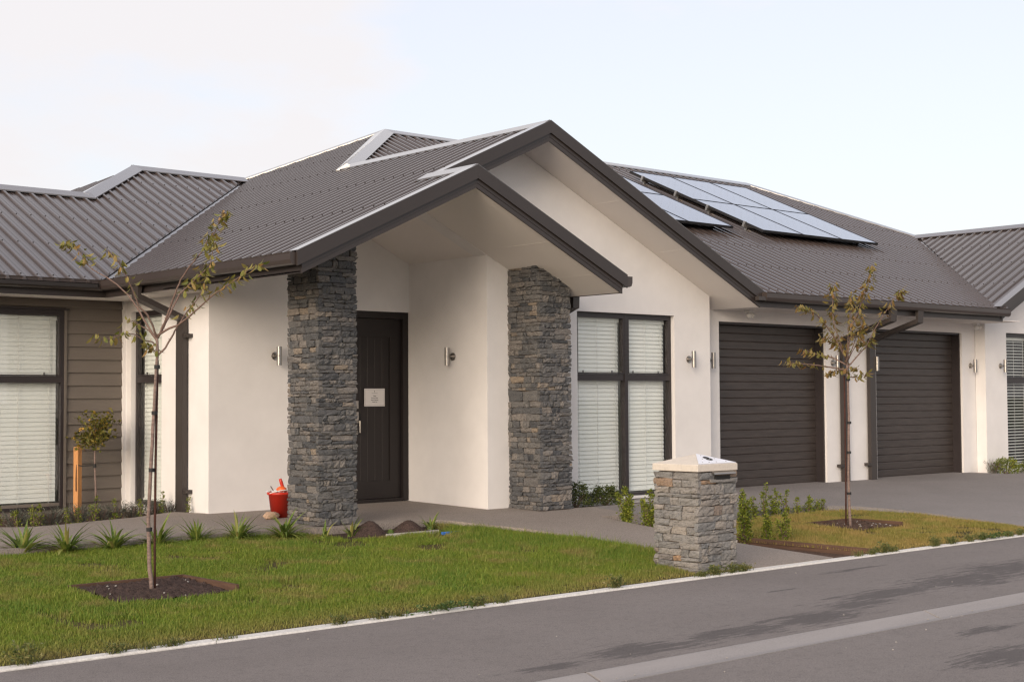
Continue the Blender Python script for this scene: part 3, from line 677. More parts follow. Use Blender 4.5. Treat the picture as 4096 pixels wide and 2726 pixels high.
# roofs ------------------------------------------------------------------
def clip(poly, ax, lim, keep_greater):
    outp = []
    for i in range(len(poly)):
        a, b_ = poly[i], poly[(i+1) % len(poly)]
        ia = (a[ax] >= lim) == keep_greater or a[ax] == lim; ib = (b_[ax] >= lim) == keep_greater or b_[ax] == lim
        if ia: outp.append(a)
        if ia != ib:
            q = (lim-a[ax])/(b_[ax]-a[ax]); outp.append((a[0]+(b_[0]-a[0])*q, a[1]+(b_[1]-a[1])*q))
    return outp
def span(poly, ax, s):
    hits = []
    for i in range(len(poly)):
        a, b_ = poly[i], poly[(i+1) % len(poly)]
        if (a[ax]-s)*(b_[ax]-s) < 0:
            q = (s-a[ax])/(b_[ax]-a[ax]); hits.append(a[1-ax]+(b_[1-ax]-a[1-ax])*q)
    hits.sort(); return [(hits[i], hits[i+1]) for i in range(0, len(hits)-1, 2)]
RIB = .183
def roof(label, poly, pf, ax, phase=0, screws=()):
    """poly in plan; ax = axis along the eave (ribs run the other way)"""
    dk = MB(); A = [(x, y, pf(x, y)+OFF-.012) for x, y in poly]; B_ = [(x, y, pf(x, y)+OFF-.05) for x, y in poly]; dk.prism(None, B_, A)
    rp = part('roof', dk, 'deck', label=label)
    s0 = min(p[ax] for p in poly); s1 = max(p[ax] for p in poly); h = .029
    def P(s, wv, dz):
        x, y = (s, wv) if ax == 0 else (wv, s); return (x, y, pf(x, y)+OFF+dz)
    sc_ = MB(); i0 = math.floor((s0-phase)/(RIB*4))
    k = i0
    while phase+k*RIB*4 < s1:
        a = phase+k*RIB*4; e = a+RIB*4; m_ = MB()
        pn = clip(clip(poly, ax, a, True), ax, e, False)
        if len(pn) >= 3:
            m_.poly([(x, y, pf(x, y)+OFF) for x, y in pn])
            for r_ in range(4):
                c0 = a+(r_+.5)*RIB
                for (cc, bw, tw, hh) in ((c0, .0255, .0150, h), (c0+RIB*.36, .010, .005, .003), (c0+RIB*.64, .010, .005, .003)):
                    offs = (-bw, -tw, tw, bw); sp = [span(poly, ax, cc+o) for o in offs]
                    if min(len(q) for q in sp) == 0: continue
                    for q in range(min(len(z) for z in sp)):
                        A = [P(cc+o, sp[i][q][0], 0 if i in (0, 3) else hh) for i, o in enumerate(offs)]
                        B_ = [P(cc+o, sp[i][q][1], 0 if i in (0, 3) else hh) for i, o in enumerate(offs)]
                        if abs(sp[1][q][1]-sp[1][q][0]) < .03: continue
                        b0 = len(m_.v); m_.v += A+B_
                        for i in range(3): m_.f.append((b0+i, b0+i+1, b0+5+i, b0+4+i))
                        m_.f.append((b0, b0+1, b0+2, b0+3)); m_.f.append((b0+7, b0+6, b0+5, b0+4))
                    if hh == h:
                        for q in sp[1]:
                            for wv in screws:
                                if q[0]+.05 < wv < q[1]-.05:
                                    x, y, z = P(cc, wv, h); sc_.box(x-.006, x+.006, y-.006, y+.006, z-.001, z+.006)
            if m_.v: sub('roof_sheet', m_, 'roof', rp)
        k += 1
    if sc_.v: sub('screws', sc_, 'deck', rp, kind='stuff')
    return rp
V1y = 11.65+(4.328-2.565)/TF
APX = (13.30, 18.10); RE = (22.2, 18.10)
Lp = [(7.10, 11.10), (9.30, 11.10), (9.30, 11.70), (10.887, 11.70), (10.887, V1y), APX, (11.75, 19.75), (11.62, 19.38), (7.10, 14.86)]
rL = roof('dark ribbed roof slope facing left above the porch', Lp, pL, 1, 11.10, [7.16, 8.35, 9.55, 10.72, 11.75, 12.7])
Wp = [(-6, 14.97), (7.03, 14.97), (11.60, 19.53), (9.72, 19.55), (8.27, 18.03), (-6, 18.03)]
rW = roof('brown ribbed roof slope of the left wing', Wp, pW, 0, .06, [15.07, 16.05, 17.0, 17.92, 18.8])
Fp = [(10.887, V1y), APX, RE, (24.2, V1y), (20.46, 11.66), (14.66, 11.66)]
rF = roof('brown ribbed roof slope over the garage', Fp, pF, 0, 10.95, [11.78, 12.75, 13.72, 14.7, 15.7, 16.7, 17.7])
rR = roof('right slope of the large gable roof', [(10.887, 11.70), (10.887, V1y), (14.68, 11.72), (14.68, 11.70)], pR, 1, 11.70)
rP = roof('right slope of the porch gable roof', [(9.30, 11.10), (11.49, 11.10), (11.49, 12.265), (9.30, 12.265)], pPR, 1, 11.10)
rG = roof('ribbed roof slope of the right wing', [(20.42, 11.70), (24.2, 15.50), (24.2, 11.70)], pG, 1, 11.72, [20.6, 21.5, 22.4, 23.3, 24.0])
rWL = roof('left end of the upper roof over the left wing', [(8.27, 18.03), (9.72, 19.55), (6.5, 22.77), (5.24, 22.77), (5.24, 21.06)], pWL, 1, 18.03)
mb = MB()   # rear slopes, out of sight from the street
mb.poly([(13.30, 18.10, 5.42), (11.75, 19.75, 4.70), (11.0, 24.2, 2.6), (27.9, 24.2, 2.6), (22.2, 18.10, 5.42)])
mb.poly([(22.2, 18.10, 5.42), (27.9, 24.2, 2.6), (27.9, 11.70, 2.6), (24.2, 11.70, 4.30), (24.2, V1y, 4.30)])
mb.poly([(9.72, 19.55, 4.66), (11.66, 19.48, 4.66), (11.75, 19.75, 4.6), (11.2, 22.8, 2.8), (6.5, 22.77, 3.1)])
mb.poly([(-6, 18.03, 3.95), (8.27, 18.03, 3.95), (5.24, 21.06, 2.6), (-6, 21.06, 2.6)])
part('roof', mb, 'roof', label='rear roof slopes')
def cap(A, B, pa, pb, w1, w2, da, db, name='ridge_cap', lift=.006, ext=0):
    """folded flashing along A-B; da, db = plan directions down each slope"""
    A = Vector(A); B = Vector(B); m_ = MB(); rows = []
    for P_ in (A, B):
        z0 = max(pa(P_.x, P_.y), pb(P_.x, P_.y))
        top = Vector((P_.x, P_.y, z0+lift+.012)); e1 = Vector((P_.x+da[0]*w1, P_.y+da[1]*w1, 0)); e1.z = pa(e1.x, e1.y)+lift
        e2 = Vector((P_.x+db[0]*w2, P_.y+db[1]*w2, 0)); e2.z = pb(e2.x, e2.y)+lift
        l1 = e1-Vector((0, 0, .016)); l2 = e2-Vector((0, 0, .016)); rows.append([l1, e1, top, e2, l2, e2-Vector((0, 0, .003))+Vector((0, 0, 0)), top-Vector((0, 0, .006)), e1-Vector((0, 0, .003))])
    for i in range(4): m_.quad(rows[0][i], rows[0][i+1], rows[1][i+1], rows[1][i])
    m_.poly([rows[0][1], rows[0][2], rows[0][3]]); m_.poly([rows[1][3], rows[1][2], rows[1][1]])
    return m_
def addcap(par, *a, **k): sub('ridge_cap', cap(*a, **k), 'flash', par)
pB = lambda x, y: 5.458 - TF*(y-18.10)
pE = lambda x, y: 5.458 - .565*(x-22.2)
addcap(rL, (10.887, 11.69), (10.887, V1y+.03), pL, pR, .16, .16, (-1, 0), (1, 0))
addcap(rL, (9.30, 11.08), (9.30, 11.9), pL, pPR, .15, .15, (-1, 0), (1, 0))
addcap(rL, (10.80, V1y-.02), APX, pL, pF, .15, .15, (-.7, .7), (.7, -.7))
addcap(rL, APX, (11.75, 19.75), pL, pB, .12, .12, (-.7, -.7), (.7, .7))
addcap(rF, APX, RE, pF, pB, .15, .15, (0, -1), (0, 1))
addcap(rF, RE, (24.25, V1y), pF, pE, .14, .14, (-.7, -.7), (.7, .7))
addcap(rG, (24.2, 11.69), (24.2, V1y+.05), pG, lambda x, y: 4.328-T*(x-24.2), .15, .15, (-1, 0), (1, 0))
pWb = lambda x, y: 4.69 - T*(y-19.55); pWb2 = lambda x, y: 3.984 - T*(y-18.03)
addcap(rW, (9.70, 19.55), (11.62, 19.55), pW, pWb, .16, .16, (0, -1), (0, 1))
addcap(rW, (-6, 18.03), (8.36, 18.03), pW, pWb2, .16, .16, (0, -1), (0, 1))
addcap(rW, (8.25, 18.01), (9.74, 19.57), pW, pWL, .17, .17, (.7, -.7), (-.7, .7))
# dark gaps closed by stops below the ridge flashings
def stops(par, A, B, pf, d, w1, name='closure'):
    A = Vector(A); B = Vector(B); m_ = MB()
    q = [Vector((P_.x+d[0]*w1*.55, P_.y+d[1]*w1*.55, 0)) for P_ in (A, B)]
    for P_ in q: P_.z = pf(P_.x, P_.y)
    m_.quad(q[0]+Vector((0, 0, OFF)), q[1]+Vector((0, 0, OFF)), q[1]+Vector((0, 0, .004)), q[0]+Vector((0, 0, .004)))
    sub('closure_strip', m_, 'deck', par)
stops(rW, (9.70, 19.55), (11.6, 19.55), pW, (0, -1), .16); stops(rW, (-6, 18.03), (8.3, 18.03), pW, (0, -1), .16)
stops(rW, (8.27, 18.03), (9.72, 19.55), pW, (.7, -.7), .17); stops(rL, (10.887, 11.7), (10.887, V1y), pL, (-1, 0), .16)
stops(rF, APX, RE, pF, (0, -1), .15); stops(rF, (10.95, V1y), APX, pF, (.7, -.7), .15); stops(rF, RE, (24.2, V1y), pF, (-.7, -.7), .14)
# valleys
def valley(par, A, B, pa, pb, da, db):
    A = Vector(A); B = Vector(B); m_ = MB(); rows = []
    for P_ in (A, B):
        e1 = Vector((P_.x+da[0]*.16, P_.y+da[1]*.16, 0)); e1.z = pa(e1.x, e1.y)+OFF-.004; e2 = Vector((P_.x+db[0]*.16, P_.y+db[1]*.16, 0)); e2.z = pb(e2.x, e2.y)+OFF-.004
        rows.append([e1, Vector((P_.x, P_.y, min(pa(P_.x, P_.y), pb(P_.x, P_.y))+OFF-.02)), e2])
    for i in range(2): m_.quad(rows[0][i], rows[0][i+1], rows[1][i+1], rows[1][i])
    sub('valley_flashing', m_, 'flash', par)
valley(rW, (7.08, 14.95), (11.66, 19.53), pW, pL, (-.7, .7), (.7, -.7))
valley(rG, (20.44, 11.69), (24.2, V1y), pG, pF, (.7, -.7), (-.7, .7))

# downpipes ---------------------------------------------------------------
def pipe(pts, wd, dp, out_):
    """rectangular pipe along a polyline; wd across (horizontal axis u), dp along out_"""
    m_ = MB(); pts = [Vector(p) for p in pts]; u = Vector((0, 0, 1)).cross(Vector(out_)).normalized()
    rings = []
    for k, p in enumerate(pts):
        d = (pts[min(k+1, len(pts)-1)]-pts[max(k-1, 0)]).normalized(); nrm = u.cross(d).normalized()
        rings.append([p+u*wd/2+nrm*dp/2, p-u*wd/2+nrm*dp/2, p-u*wd/2-nrm*dp/2, p+u*wd/2-nrm*dp/2])
    for a, b_ in zip(rings, rings[1:]):
        b0 = len(m_.v); m_.v += [tuple(v) for v in a+b_]
        for i in range(4): m_.f.append((b0+i, b0+(i+1) % 4, b0+4+(i+1) % 4, b0+4+i))
    m_.poly(rings[0]); m_.poly(rings[-1][::-1]); return m_
def dpipe(m_, brk):
    o = part('downpipe', m_, 'downpipe')
    for b_ in brk:
        q = MB(); q.box(*b_); sub('bracket', q, 'downpipe', o)
dpipe(pipe([(7.13, 14.235, 2.45), (7.13, 14.235, 2.33), (7.672, 14.235, 2.11), (7.672, 14.235, 2.0), (7.672, 14.235, -.04)], .155, .06, (-1, 0, 0)), [(7.65, 7.72, 14.07, 14.158, 1.90, 1.94), (7.65, 7.72, 14.07, 14.158, .19, .23)])
for xc, xo in ((17.486, 17.486), (18.165, 18.165)):
    dpipe(pipe([(xc+.02, 11.645, 2.45), (xc+.02, 11.645, 2.30), (xc, 12.475, 2.04), (xc, 12.475, 1.95), (xc, 12.475, -.04)], .142, .06, (0, -1, 0)), [(xc-.15, xc-.072, 12.44, 12.52, .18, .22)])
dpipe(pipe([(11.5, 11.95, 2.45), (11.5, 11.95, 2.28), (11.33, 12.225, 2.10), (11.33, 12.225, 1.9), (11.33, 12.225, -.04)], .10, .08, (0, -1, 0)), [])

# ------------------------------------------------------------------ stone work
def unit_stone(seed):
    rn = np.random.RandomState(seed); bm = bmesh.new(); nx, ny = 4, 3
    fr_ = {}
    skew = rn.uniform(-.16, .16, (2, 2))
    for j in range(ny+1):
        for i in range(nx+1):
            u = i/nx-.5; v = j/ny-.5
            ed = (i in (0, nx)) + (j in (0, ny))
            du = (skew[0][0 if i < nx/2 else 1]*v*1.3 + rn.uniform(-.035, .035)) if i in (0, nx) else rn.uniform(-.04, .04)
            dv = (skew[1][0 if j < ny/2 else 1]*u*1.3 + rn.uniform(-.05, .05)) if j in (0, ny) else rn.uniform(-.04, .04)
            wv = 1 - (.05 if ed == 1 else (.10 if ed == 2 else 0)) + rn.uniform(-.13, .13)
            fr_[i, j] = bm.verts.new((u+du*.8, v+dv*.8, wv))
    bk = {}
    rim = [(i, 0) for i in range(nx)] + [(nx, j) for j in range(ny)] + [(i, ny) for i in range(nx, 0, -1)] + [(0, j) for j in range(ny, 0, -1)]
    for k in rim:
        c_ = fr_[k].co; bk[k] = bm.verts.new((max(-.5, min(.5, c_.x*1.02)), max(-.5, min(.5, c_.y*1.02)), 0))
    for j in range(ny):
        for i in range(nx): bm.faces.new((fr_[i, j], fr_[i+1, j], fr_[i+1, j+1], fr_[i, j+1]))
    for a, b_ in zip(rim, rim[1:]+rim[:1]): bm.faces.new((bk[a], bk[b_], fr_[b_], fr_[a]))
    bmesh.ops.recalc_face_normals(bm, faces=bm.faces[:])
    return bm
STONES = {}
for mname in ('stone', 'stone_grey'):
    STONES[mname] = []
    for s in range(18):
        bm = unit_stone(s+(100 if mname == 'stone' else 300)); me = bpy.data.meshes.new('stone'); bm.to_mesh(me); bm.free(); me.materials.append(M[mname]); STONES[mname].append(me)
def partition(rn, x0, x1, z0, z1, outl, big):
    w_, h_ = x1-x0, z1-z0
    if h_ > .082*big and (w_ < .2*big or rn.random() < .66 or h_ > .16*big):
        q = z0+h_*rn.uniform(.32, .68)
        if min(q-z0, z1-q) > .024: partition(rn, x0, x1, z0, q, outl, big); partition(rn, x0, x1, q, z1, outl, big); return
    if w_ > .16*big and (w_ > .27*big or rn.random() < .5) and w_ > h_*1.25:
        q = x0+w_*rn.uniform(.3, .7)
        partition(rn, x0, q, z0, z1, outl, big); partition(rn, q, x1, z0, z1, outl, big); return
    outl.append((x0, x1, z0, z1))
def stonework(par, mname, x0, x1, y0, y1, z0, z1, top, seed, big=1.0, keep=150, course=.19, depth=.04):
    """stones on the four faces of a pier; the faces to the left (-X) and front (-Y) are the ones seen"""
    rn = random.Random(seed); allst = []; back = []
    z = z0; c_i = 0
    while z < z1-.02:
        h_ = min(course*rn.uniform(.85, 1.2), z1-z)
        if z1-z-h_ < .05: h_ = z1-z
        odd = c_i % 2
        D_ = depth
        faces = [('F', x0-(D_ if odd else 0), x1+(D_ if not odd else 0)), ('L', y0-(0 if odd else D_), y1+(D_ if odd else 0)), ('B', x0-(0 if odd else D_), x1+(D_ if odd else 0)), ('R', y0-(D_ if odd else 0), y1+(0 if odd else D_))]
        for (fc, a, b_) in faces:
            L_ = []; partition(rn, a, b_, z, z+h_, L_, big)
            for (p, q, za, zb) in L_:
                xm = (p+q)/2 if fc in 'FB' else (x0 if fc == 'L' else x1)
                tz = top(xm)
                if za > tz-.01: continue
                zb = min(zb, tz)
                (allst if fc in 'FL' else back).append((fc, p, q, za, zb))
        z += h_; c_i += 1
    allst.sort(key=lambda s: -(s[2]-s[1])*(s[4]-s[3]))
    def xf(s):
        fc, p, q, za, zb = s; g_ = .0026
        w_ = q-p-2*g_; h_ = zb-za-2*g_; d_ = depth*rn.uniform(.75, 1.25)
        c_ = (p+q)/2; zc = (za+zb)/2; emb = .012
        if fc == 'F': o = Vector((c_, y0+emb, zc)); u, n_ = Vector((1, 0, 0)), Vector((0, -1, 0))
        elif fc == 'L': o = Vector((x0+emb, c_, zc)); u, n_ = Vector((0, -1, 0)), Vector((-1, 0, 0))
        elif fc == 'B': o = Vector((c_, y1-emb, zc)); u, n_ = Vector((-1, 0, 0)), Vector((0, 1, 0))
        else: o = Vector((x1-emb, c_, zc)); u, n_ = Vector((0, 1, 0)), Vector((1, 0, 0))
        v = Vector((0, 0, 1)); dd = d_+emb; ra = rn.gauss(0, .022); u, v = u*math.cos(ra)+v*math.sin(ra), v*math.cos(ra)-u*math.sin(ra)
        return Matrix(((u.x*w_, v.x*h_, n_.x*dd, o.x), (u.y*w_, v.y*h_, n_.y*dd, o.y), (u.z*w_, v.z*h_, n_.z*dd, o.z), (0, 0, 0, 1)))
    pool = STONES[mname]
    off = par.matrix_basis.to_translation() if par.parent is None else Vector((0, 0, 0))
    for s in allst[:keep]:
        o = bpy.data.objects.new('stone', rn.choice(pool)); COL.objects.link(o); o.parent = par; mt = xf(s); mt.translation -= off; o.matrix_local = mt
    for grp, nm in ((allst[keep:], 'small_stones'), (back, 'rear_stones')):
        if not grp: continue
        m_ = MB()
        for s in grp:
            me = rn.choice(pool); mt = xf(s); mt.translation -= off; b0 = len(m_.v)
            m_.v += [tuple(mt @ v.co) for v in me.vertices]; m_.f += [tuple(b0+i for i in p.vertices) for p in me.polygons]
        o = link(nm, m_.mesh(nm, M[mname]), par); o['kind'] = 'stuff'
C1 = (7.915, 8.30, 11.875, 12.36); C2 = (10.785, 11.195, 11.77, 12.23)
for (x0, x1, y0, y1), top, sd_ in ((C1, lambda x: pL(x, 0)-.215+.03, 11), (C2, lambda x: pPR(x, 0)-.215+.03, 23)):
    mb = MB(); ta, tb_ = top(x0)-.01, top(x1)-.01
    slab(mb, [(x0, -.10), (x1, -.10), (x1, tb_), (x0, ta)], y0, y1)
    o = part('stone_column', mb, 'mortar', label='dark schist stone porch column'); stonework(o, 'stone', x0, x1, y0, y1, -.04, 2.98, top, sd_, .98, 150, .22)
# ------------------------------------------------------------------ letterbox pillar
PX = (9.222, 9.662); PY = (8.092, 8.532)
pil = thing('letterbox_pillar', 'square grey schist letterbox pillar with pale pyramid cap beside the kerb', 'letterbox', (9.442, 8.312, -.27))
base = Vector((9.442, 8.312, -.27))
mb = MB(); mb.box(PX[0], PX[1], PY[0], PY[1], -.40, .568)
core = link('mortar_core', mb.mesh('mortar_core', M['mortar']), pil, -base)
class _P: pass
stonework(core, 'stone_grey', PX[0], PX[1], PY[0], PY[1], -.30, .565, lambda x: .565, 41, 1.12, 160, .27, .036)
cx_, cy_, hw = 9.442, 8.312, .262
mb = MB(); b0 = 0
ring = lambda h_, z_: [(cx_-h_, cy_-h_, z_), (cx_+h_, cy_-h_, z_), (cx_+h_, cy_+h_, z_), (cx_-h_, cy_+h_, z_)]
mb.v = ring(hw, .572) + ring(hw, .632) + [(cx_, cy_, .712)]
mb.f = [(3, 2, 1, 0)] + [(i, (i+1) % 4, 4+(i+1) % 4, 4+i) for i in range(4)] + [(4+i, 4+(i+1) % 4, 8) for i in range(4)]
me = mb.mesh('cap', M['cap']); bevel(me, .006, 2); capo = link('cap', me, pil, -base)
# white number plate on the front slope
e1 = Vector((cx_-hw, cy_-hw, .632)); e2 = Vector((cx_+hw, cy_-hw, .632)); ap = Vector((cx_, cy_, .712)); nn = (e2-e1).cross(ap-e1).normalized()
mid = (e1+e2+ap)/3; tri = [mid+(p-mid)*.93+nn*.004 for p in (e1, e2, ap)]
mb = MB(); mb.prism(None, [p-nn*.003 for p in tri], [p+nn*.003 for p in tri]); plate = link('number_plate', mb.mesh('number_plate', M['white_plate']), pil, -base)
def text_mesh(txt, size, ext=.0008, bold=False):
    cu = bpy.data.curves.new('txt', 'FONT'); cu.body = txt; cu.size = size; cu.align_x = 'CENTER'; cu.align_y = 'CENTER'; cu.extrude = ext; cu.resolution_u = 4
    if bold: cu.offset = size*.02
    o = bpy.data.objects.new('txt', cu); COL.objects.link(o)
    dg = bpy.context.evaluated_depsgraph_get(); me = bpy.data.meshes.new_from_object(o.evaluated_get(dg)); bpy.data.objects.remove(o); return me
me = text_mesh('8', .125, .0015, True); me.materials.clear(); me.materials.append(M['ink'])
up = (ap-(e1+e2)/2).normalized(); ux = Vector((1, 0, 0)); pos = (e1+e2)/2 + up*.118 + nn*.0095 - base
o = bpy.data.objects.new('house_number', me); COL.objects.link(o); o.parent = pil
o.matrix_local = Matrix(((ux.x*1.15, up.x, nn.x, pos.x), (ux.y*1.15, up.y, nn.y, pos.y), (ux.z*1.15, up.z, nn.z, pos.z), (0, 0, 0, 1)))
mb = MB()
for q in (e1*.80+e2*.10+ap*.10, e1*.62+e2*.28+ap*.10, e1*.42+e2*.48+ap*.10, e1*.15+e2*.75+ap*.10, e1*.1+e2*.1+ap*.8, e1*.45+e2*.12+ap*.43, e1*.12+e2*.45+ap*.43):
    q = mid+(q-mid)*.9+nn*.0075; mb.tube([q, q+nn*.003], .005, 8)
link('plate_screws', mb.mesh('plate_screws', M['steel']), pil, -base)
mb = MB(); mb.box(9.40, 9.58, 8.035, 8.06, .50, .535); link('mail_slot', mb.mesh('mail_slot', M['slot']), pil, -base)
mb = MB(); A = [(9.36, 8.06, .572), (9.36, 8.02, .558), (9.36, 8.018, .546), (9.36, 8.06, .556)]; mb.prism(None, A, [(9.64, y, z) for x, y, z in A]); link('slot_hood', mb.mesh('slot_hood', M['steel']), pil, -base)
o = MB(); o.box(9.34, 9.64, 8.036, 8.09, .478, .503); link('slot_sill', o.mesh('slot_sill', M['stone_grey']), pil, -base)

# ------------------------------------------------------------------ fittings on the house
def wall_light(p, out_, label):
    t_ = thing('wall_light', label, 'wall light', p, 'steel wall lights'); n_ = Vector(out_)
    m_ = MB(); m_.tube([n_*.0, n_*.012], .046, 20); m_.tube([n_*.012, n_*.03], .03, 16); link('base_plate', m_.mesh('base_plate', M['steel'], False), t_)
    m_ = MB(); m_.tube([n_*.03, n_*.06], .012, 10); link('arm', m_.mesh('arm', M['steel']), t_)
    m_ = MB(); c_ = n_*.092; m_.tube([c_+Vector((0, 0, -.105)), c_+Vector((0, 0, .105))], .029, 20, False)
    m_.tube([c_+Vector((0, 0, -.1)), c_+Vector((0, 0, .1))], .027, 20); m_.tube([c_+Vector((0, 0, -.003)), c_+Vector((0, 0, .003))], .0296, 20)
    o_ = link('lamp_body', m_.mesh('lamp_body', M['steel'], False), t_)
    for me_ in (o_.data,): me_.shade_smooth(); 
    for poly in o_.data.polygons:
        if len(poly.vertices) > 4: poly.use_smooth = False
wall_light((8.55, 13.72, 1.697), (0, -1, 0), 'steel cylinder wall light on plaster wall just left of the left stone column')
wall_light((10.436, 12.88, 1.697), (-1, 0, 0), 'steel cylinder wall light on the wall right of the entry door')
wall_light((13.84, 12.27, 1.697), (0, -1, 0), 'steel cylinder wall light between the large window and the nearer garage door')
wall_light((14.52, 12.526, 1.697), (0, -1, 0), 'steel cylinder wall light half hidden by wall corner left of the nearer garage door')
wall_light((17.27, 12.526, 1.697), (0, -1, 0), 'steel cylinder wall light behind the tree on the pier between garage doors')
wall_light((18.26, 12.526, 1.697), (0, -1, 0), 'steel cylinder wall light squeezed between downpipe and farther garage door')
wall_light((21.01, 12.526, 1.697), (0, -1, 0), 'steel cylinder wall light right of the farther garage door')
wall_light((21.62, 12.34, 1.697), (0, -1, 0), 'rightmost steel cylinder wall light beside the far right window')
def sensor(p, label):
    t_ = thing('sensor_light', label, 'sensor light', p, 'white sensor lights')
    m_ = MB(); m_.box(-.05, .05, -.05, .05, -.035, 0); me = m_.mesh('base', M['white_plastic']); bevel(me, .008); link('base', me, t_)
    m_ = MB(); m_.lathe([(.01, -.115), (.03, -.105), (.042, -.08), (.04, -.055), (.02, -.035)], (-.02, -.02, 0), 14); link('sensor_head', m_.mesh('sensor_head', M['white_plastic'], True), t_)
    m_ = MB(); m_.tube([(.02, -.01, -.04), (.04, -.06, -.09)], [.022, .036], 12); link('lamp_head', m_.mesh('lamp_head', M['white_plastic']), t_)
sensor((15.18, 12.36, 2.384), 'white sensor light under the eave above the nearer garage door')
sensor((20.93, 12.36, 2.384), 'white sensor light under the eave right of the farther garage door')
# notice on the door
t_ = thing('notice', 'white printed paper notice with thin border taped to the entry door', 'notice', (9.965, 13.784, 1.23))
mb = MB(); mb.box(-.149, .149, -.0015, 0, -.105, .105); link('sheet', mb.mesh('sheet', M['paper']), t_)
mb = MB()
for (a, b_, c_, d_) in ((-.139, .139, .092, .0935), (-.139, .139, -.0935, -.092), (-.139, -.1375, -.092, .092), (.1375, .139, -.092, .092), (-.042, .042, .0485, .051)): mb.box(a, b_, -.0024, -.0017, c_, d_)
link('border', mb.mesh('border', M['ink']), t_)
mb = MB(); mb.box(-.004, .004, -.0024, -.0017, .067, .079); mb.box(-.001, .001, -.0024, -.0017, .061, .067); link('emblem', mb.mesh('emblem', M['ink']), t_)
for z_, s in ((.018, 'Please'), (-.006, 'Remove Shoes'), (-.030, 'Before Entering'), (-.054, 'Thank You')):
    me = text_mesh(s, .0165, .0003, True); me.materials.clear(); me.materials.append(M['ink'])
    o = bpy.data.objects.new('text_line', me); COL.objects.link(o); o.parent = t_; o.location = (0, -.002, z_); o.rotation_euler = (R(90), 0, 0)
# solar panels
XS = [[15.08, 16.13, 17.18], [17.90, 18.95, 20.0, 21.05]]; YS = [14.28, 15.745, 17.20]
slope = math.atan(TF); kk = 0
for ai, xs_ in enumerate(XS):
    for ri in range(2):
        for ci in range(len(xs_)-1):
            x0, x1, y0, y1 = xs_[ci]+.004, xs_[ci+1]-.004, YS[ri]+.004, YS[ri+1]-.004
            row = ['lower', 'upper'][ri]
            if ai == 0: lab = f'{["left", "right"][ci]} {row} solar panel of the small array half behind the gable'
            else: lab = f'{["left", "middle", "right"][ci]} {row} solar panel of the six-panel array on the garage roof'
            b_ = Vector((x0, y0, pF(x0, y0)+.075)); t_ = thing('solar_panel', lab, 'solar panel', b_, 'solar panels on the garage roof')
            Lx = x1-x0; Ly = y1-y0; up = Vector((0, 1, TF)); nrm = Vector((0, -TF, 1)).normalized()
            def Q(a, c_, h_): return Vector((a, 0, 0)) + up*c_ + nrm*h_
            def pbox(m_, a0, a1, c0, c1, h0, h1):
                A = [Q(a0, c0, h0), Q(a1, c0, h0), Q(a1, c0, h1), Q(a0, c0, h1)]; B_ = [Q(a0, c1, h0), Q(a1, c1, h0), Q(a1, c1, h1), Q(a0, c1, h1)]; m_.prism(None, A, B_)
            fr_ = MB(); e = .006
            pbox(fr_, 0, e, 0, Ly, 0, .042); pbox(fr_, Lx-e, Lx, 0, Ly, 0, .042); pbox(fr_, e, Lx-e, 0, e, 0, .042); pbox(fr_, e, Lx-e, Ly-e, Ly, 0, .042); link('frame', fr_.mesh('frame', M['solar_frame']), t_)
            gp_ = MB(); pbox(gp_, e, Lx-e, e, Ly-e, .030, .037); link('glass', gp_.mesh('glass', M['solar']), t_)
            sp_ = MB()       # pale diamonds between the cell corners
            for i in range(1, 6):
                for j in range(1, 10):
                    a = Lx*i/6; c_ = Ly*j/10; s = .011; sp_.quad(Q(a-s, c_, .0376), Q(a, c_-s, .0376), Q(a+s, c_, .0376), Q(a, c_+s, .0376))
            o_ = stuff(link('cell_gaps', sp_.mesh('cell_gaps', M['silver']), t_))
            rl = MB()
            for c_ in (.25*Ly, .78*Ly): pbox(rl, 0 if ci else -.03, Lx, c_-.018, c_+.018, -.045, -.002); pbox(rl, -.028, .01, c_-.02, c_+.02, -.002, .05) if ci == 0 else None
            link('rail', rl.mesh('rail', M['silver'] if ci == 0 else M['solar_frame']), t_)
            ft = MB()
            for c_ in (.25*Ly, .78*Ly):
                q = Q(.05, c_, -.045); ft.box(q.x-.015, q.x+.015, q.y-.02, q.y+.02, q.z-.075, q.z+.01)
            link('mounting_foot', ft.mesh('mounting_foot', M['silver']), t_)

